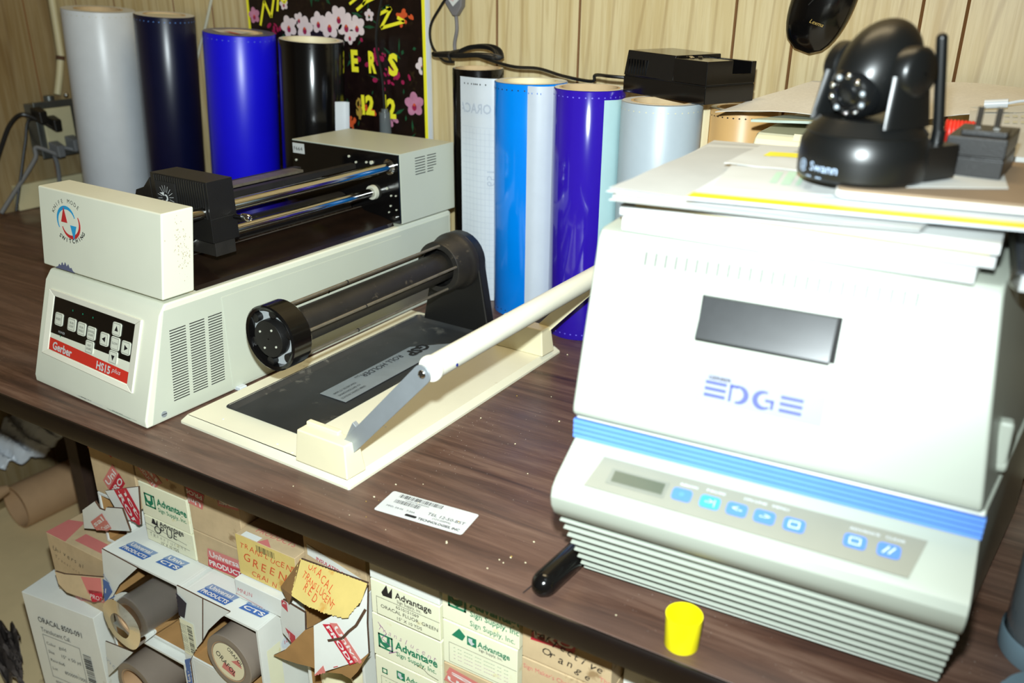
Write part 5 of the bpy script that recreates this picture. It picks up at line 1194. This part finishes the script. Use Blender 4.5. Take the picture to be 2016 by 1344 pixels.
# protruding open cartons with rolls
def tw(F, m1, m2): 
    tape(F, .020, .012, 0, m1, m2, 'PRODUCTS', 'Universal', .012, .055); tape(F, .095, .018, 2, m1, m2, 'CTS', 'Univ', .012, .04)
def side_strips(F, m1, m2):
    F.rect(0, 0, F.W, F.H, M_CARDW, .6)
def open_carton(label, x0, x1, z0, z1, y, oz, px, py, r, blue=True, lid=None, filmy=False, rlabel='', front=None, yend=.035):
    t = carton(label, x0, x1, z0, z1, y=y, depth=.36, open_=True, open_z=oz, m=M_CARDW, topdraw=lambda F: tw(F, M_TBLU, M_TBLUL))
    if front:
        mb = MB(); front(Face(mb, (0, -.0004, 0), (1, 0, 0), (0, 0, 1), x1-x0, z1-z0)); mb.build('front_print', t, smooth=0, recalc=False)
    q = PY(px, py, y-yend)
    v = thing('wrapped_roll', rlabel, 'vinyl roll', (q.x, q.y, q.z), 0, 'rolls lying in the open cartons')
    mb = MB(); mb.lathe([(r*.70, 0), (r-.001, 0), (r, .001), (r, .30), (r*.7, .30)], (0, 0, 0), (0, 1, 0), M_BRNROLL, n=48)
    mb.build('wound_vinyl', v, recalc=False)
    mb = MB(); mb.lathe([(r*.70, .3), (r*.70, .0005), (r*.76, -.0005)], (0, 0, 0), (0, 1, 0), M_KRAFT, n=40)
    if lid: mb.lathe([(.0005, .001), (r*.72, .001)], (0, 0, 0), (0, 1, 0), M_CREAM2, n=36)
    mb.build('core', v, recalc=False)
    if lid:
        mb = MB(); F = Face(mb, (-r, -.0002, -r), (1, 0, 0), (0, 0, 1), 2*r, 2*r); F.disc(r, r, r*.70, M_CREAM2, 1, n=32)
        F.poly([(r*.65, r*.62), (r*1.2, r*.46), (r*1.28, r*.74), (r*.8, r*.9)], M_TREDL, 2); F.poly([(r*1.15, r*1.1), (r*1.62, r*1.0), (r*1.5, r*1.3)], M_TREDL, 2)
        F.text('ORAFOL', r*.42, r*1.12, r*.34, M_INK, 3, rot=-38, width=r*1.0); F.text('ORAFOL', r*1.02, r*1.55, r*.26, M_INK, 3, rot=-38, width=r*.75); mb.build('end_label', v, smooth=0, recalc=False)
    if filmy:
        mb = MB(); rings = []; rr2 = random.Random(4)
        for k in range(9):
            yy = -.014+.030*k; rings.append([Vector(((r*1.04+.0016*math.sin(3*a+k))*math.cos(a), yy, (r*1.04+.0016*math.sin(4*a+k*2))*math.sin(a))) for a in [2*math.pi*j/32 for j in range(32)]])
        rings.insert(0, [Vector((.5*p.x, -.017, .5*p.z)) for p in rings[0]]); mb.loft(rings, M_PLAST, caps=False); mb.build('plastic_wrap', v, recalc=False)
    return t
def fr_sal(F):
    H_ = F.H; F.poly([(.0, H_-.012), (.0, H_-.052), (.032, H_-.045), (.036, H_-.014)], M_TBLU, 1) if False else None
    F.poly([(.004, H_-.004), (.026, H_-.010), (.028, H_-.030), (.004, H_-.055)], M_CARDW, 1); F.poly([(.004, H_-.018), (.022, H_-.030), (.014, H_-.052), (.004, H_-.058)], M_TBLU, 2); F.text('sal', .005, H_-.038, .013, M_TWHT, 3, rot=-28, bold=.02)
def gus(t, pxs, Y, m, draw=None, label=None, dY=None): return flap(t, pxs, Y, m, .002, draw=draw, dY=dY, label=label)
t = open_carton('open carton with blue and white tape, holding the roll wrapped in clear plastic', -1.062, -.892, -.386, -.257, .612, 0, 256, 1218, .0395, filmy=True, rlabel='brown-backed roll wrapped in clear plastic, in the open carton with blue tape', yend=.022)
gus(t, [(200, 1080), (270, 1118), (235, 1150), (216, 1185), (222, 1240), (212, 1235)], .606, M_CARDW, draw=lambda F: (F.poly([(.0, .105), (.030, .100), (.036, .085), (.012, .055), (.0, .060)], M_TBLU, 1), F.text('sal', .004, .080, .015, M_TWHT, 2, rot=-20, bold=.02), F.text("'s Choice", .012, .120, .008, M_TBLU, 2, rot=-50)), label='white flap with blue tape')
t = open_carton('lower open carton with blue tape, below the plastic-wrapped roll', -1.062, -.895, -.740, -.3885, .600, .205, 268, 1352, .0430, rlabel='brown-backed roll in the lower open carton with blue tape', yend=.010)
gus(t, [(207, 1262), (262, 1284), (232, 1312), (214, 1330)], .595, M_CARDW, draw=lambda F: F.text("er's Choice", .004, .040, .010, M_TBLUL, 2, rot=-35), label='white flap with pale blue tape')
t = open_carton('open carton with a barcode strip, holding the roll with a round maker label', -.884, -.735, -.740, -.257, .604, .365, 450, 1302, .0420, lid=True, rlabel='roll with a cream end disc printed in black and red, in the open carton', yend=.012)
def fs_(F):
    H_ = F.H; F.poly([(.002, H_-.008), (.028, H_-.022), (.018, H_-.052), (.004, H_-.052)], mat('dark_navy_print', (24, 28, 50), .5), 1); F.rect(.006, H_-.118, .034, H_-.056, M_CARDY, 1); F.barcode(.020, H_-.112, .030, H_-.062, M_INK, 2, 26, 12, vert=True)
    for j in range(4): F.text('OPAC PERM GLOSS', .0085+.003*j, H_-.114, .0026, M_INK, 2, rot=90, width=.05)
    F.poly([(.0, H_-.135), (.022, H_-.120), (.036, H_-.138), (.036, H_-.162), (.0, H_-.195)], M_TBLU, 1); F.text('Univer', .004, H_-.176, .015, M_TWHT, 2, rot=62, bold=.02)
gus(t, [(347, 1152), (398, 1178), (398, 1262), (385, 1278), (374, 1300), (380, 1344), (372, 1344)], .600, M_CARDW, draw=fs_, label='white side strip with barcode and blue tape')
gus(t, [(398, 1178), (452, 1204), (435, 1216), (410, 1240), (398, 1262)], .603, M_CARDW)
mb = MB(); mb.box(0, .0006, .02, .05, .30, .40, M_CARDY)
def sidep(F): F.rect(.010, .20, .034, .44, M_CARDY, 1); F.text('8500', .016, .36, .008, M_INK, 2, rot=90); F.disc(.046, .43, .010, M_WHITE, 1); F.text('10', .040, .428, .009, M_TRED, 2)
mbx = MB(); sidep(Face(mbx, (.1492, 0, 0), (0, 1, 0), (0, 0, 1), .30, .48, (1, 0, 0))); mbx.build('side_print', t, smooth=0, recalc=False)
# tall white carton at lower left, turned a little
zo = -.412
pL, pR = PZ(42, 1164, zo), PZ(183, 1217, zo); wv = (pR-pL).length; an = math.atan2(pR.y-pL.y, pR.x-pL.x)
def d_(F):
    H_ = F.H; W_ = F.W
    F.text('ORACAL 8500-091', W_*.16, H_-.052, .016, M_INK, 2, bold=.01, width=W_*.62, rot=0); F.text('Translucent Cal.', W_*.17, H_-.072, .0135, M_INK, 2, width=W_*.42)
    F.frame(W_*.17, H_-.170, W_*.70, H_-.078, .0008, M_INK, 1)
    for j, (a, b) in enumerate((('Color', 'gold'), ('Size', '15" x 50 yd'), ('Reorder', '6'), ('Lot', '8500091000'))): F.text(a, W_*.20, H_-.098-j*.018, .009, M_INK, 2); F.text(b, W_*.38, H_-.098-j*.018, .010, M_INK, 2)
    F.text('8500 091 A 21 H0091', W_*.20, H_-.182, .008, M_INK, 2, width=W_*.46); F.barcode(W_*.20, H_-.215, W_*.54, H_-.187, M_INK, 2, 34, 5); F.barcode(W_*.73, H_-.175, W_*.84, H_-.085, M_INK, 2, 30, 9, vert=True)
    F.disc(W_*.80, H_-.225, .011, M_CARDE, 2, ry=.014)
carton('tall white carton with a printed product label, lower left corner of the photo', 0, wv, -.740, zo, m=M_CARDW, depth=.36, draw=d_, topdraw=lambda F: (F.text('PRODUCTS', .05, .03, .02, M_CARDIN, 1, width=.08),))
bx_ = [o for o in bpy.data.objects if o.get('label', '').startswith('tall white carton')][0]; bx_.location = (pL.x, pL.y, T-.740); bx_.rotation_euler = (0, 0, an)
def mt(*a): return M_CARD
t = carton('tan carton with red tape and a torn triangular flap, on the tall white carton', -1.235, -1.066, -.4115, -.300, y=.625, depth=.34, m=M_CARD, topdraw=lambda F: (F.poly([(.0, .0), (.05, .0), (.03, .05), (.0, .04)], M_TREDL, 1), F.rect(.06, .01, .15, .03, M_TREDL, 1)),
           draw=lambda F: (F.hand('Universal', .010, F.H-.028, .013, M_INK, 3, rot=-6, bold=-.01), F.hand('Translucent', .012, F.H-.044, .010, M_INK, 3, rot=-8, bold=-.02), tape(F, .130, .058, 200, M_TRED, M_TREDL, 'PRODUCTS', 'Universal', .016, .095)))
flap(t, [(102, 1128), (140, 1122), (204, 1140), (206, 1176), (182, 1184), (128, 1168), (112, 1150)], .612, M_CARD, dY=[.02, .0, .0, .0, .01, .02, .02], draw=lambda F: (F.poly([(.055, .036), (.095, .044), (.098, .020), (.070, .012)], M_TREDL, 1), F.poly([(.070, .018), (.098, .022), (.100, .004), (.078, .0)], M_TRED, 1), F.text('PROD', .074, .006, .010, M_TWHT, 2)), label='torn triangular tan flap')
# kraft tube along the left wall, papers
ka, kb = PZ(32, 1000, -.684), PZ(160, 940, -.684)
kd = (kb-ka); kd.z = 0; kd.normalize(); kr = .056
kt = thing('kraft_tube', 'wide brown kraft paper roll lying on the floor behind the table leg', 'paper roll', (ka.x, ka.y, kr+.002), math.atan2(kd.y, kd.x))
mb = MB(); mb.lathe([(kr-.004, 0), (kr, 0), (kr, .38), (kr-.004, .38), (kr-.004, 0)], (0, 0, 0), (1, 0, 0), M_KRAFT, n=64); mb.build('paper_wall', kt, recalc=True)
def crump(name, label, cat, pts, Z, m, amp=.02, seed=0, n=22, loc=None):
    rr = random.Random(seed); P = [Vector(p) for p in pts]; base = sum(P, Vector())/4
    ks = [(rr.uniform(4, 16), rr.uniform(4, 16), rr.uniform(0, 6)) for _ in range(6)]
    mb = MB(); V = []
    for j in range(n+1):
        for i in range(n+1):
            u, v = i/n, j/n; q = (P[0]*(1-u)+P[1]*u)*(1-v)+(P[3]*(1-u)+P[2]*u)*v
            h = sum(abs(math.sin(a*u+b*v+c)) for a, b, c in ks)/6*amp
            V.append(q-base+Vector((rr.uniform(-.002, .002), rr.uniform(-.002, .002), h)))
    N = n+1; mb.add(V, [(j*N+i, j*N+i+1, (j+1)*N+i+1, (j+1)*N+i) for j in range(n) for i in range(n)], m)
    o = mb.build(name, smooth=22, recalc=False); o.location = base; s_ = o.modifiers.new('t', 'SOLIDIFY'); s_.thickness = .0006
    return tag(o, label, cat)
zk = -.56
crump('crumpled_paper', 'crumpled white paper draped over the brown paper roll under the table', 'paper', [PZ(-60, 965, -.622), PZ(95, 915, -.622), PZ(175, 835, -.5), PZ(-60, 780, -.5)], 0, M_WHITE, .05, 5)
crump('crumpled_paper', 'white crumpled sheet on the floor below the larger crumpled paper', 'paper', [PZ(-80, 965, -.70), PZ(20, 950, -.68), PZ(60, 910, -.66), PZ(-80, 890, -.66)], 0, M_PAPERG, .05, 8)
mb = MB(); a_, b_ = PZ(-40, 985, -.60), PZ(15, 962, -.60); mb.cyl((a_.x, a_.y, a_.z), (b_.x, b_.y, b_.z), .028, M_KRAFT, r2=.010, n=24); tag(mb.build('kraft_cone'), 'brown kraft paper twist poking out at the left edge above the paper roll', 'paper roll')
crump('plastic_bag', 'dusty grey plastic bag on the floor in the bottom left corner of the photo', 'bag', [PZ(-60, 1330, -.735), PZ(60, 1400, -.735), PZ(50, 1290, -.735), PZ(-40, 1230, -.735)], 0, mat('grey_bag', (96, 88, 84), .3, var=.3), .09, 6)
for ms_ in bpy.data.meshes: ms_.update()
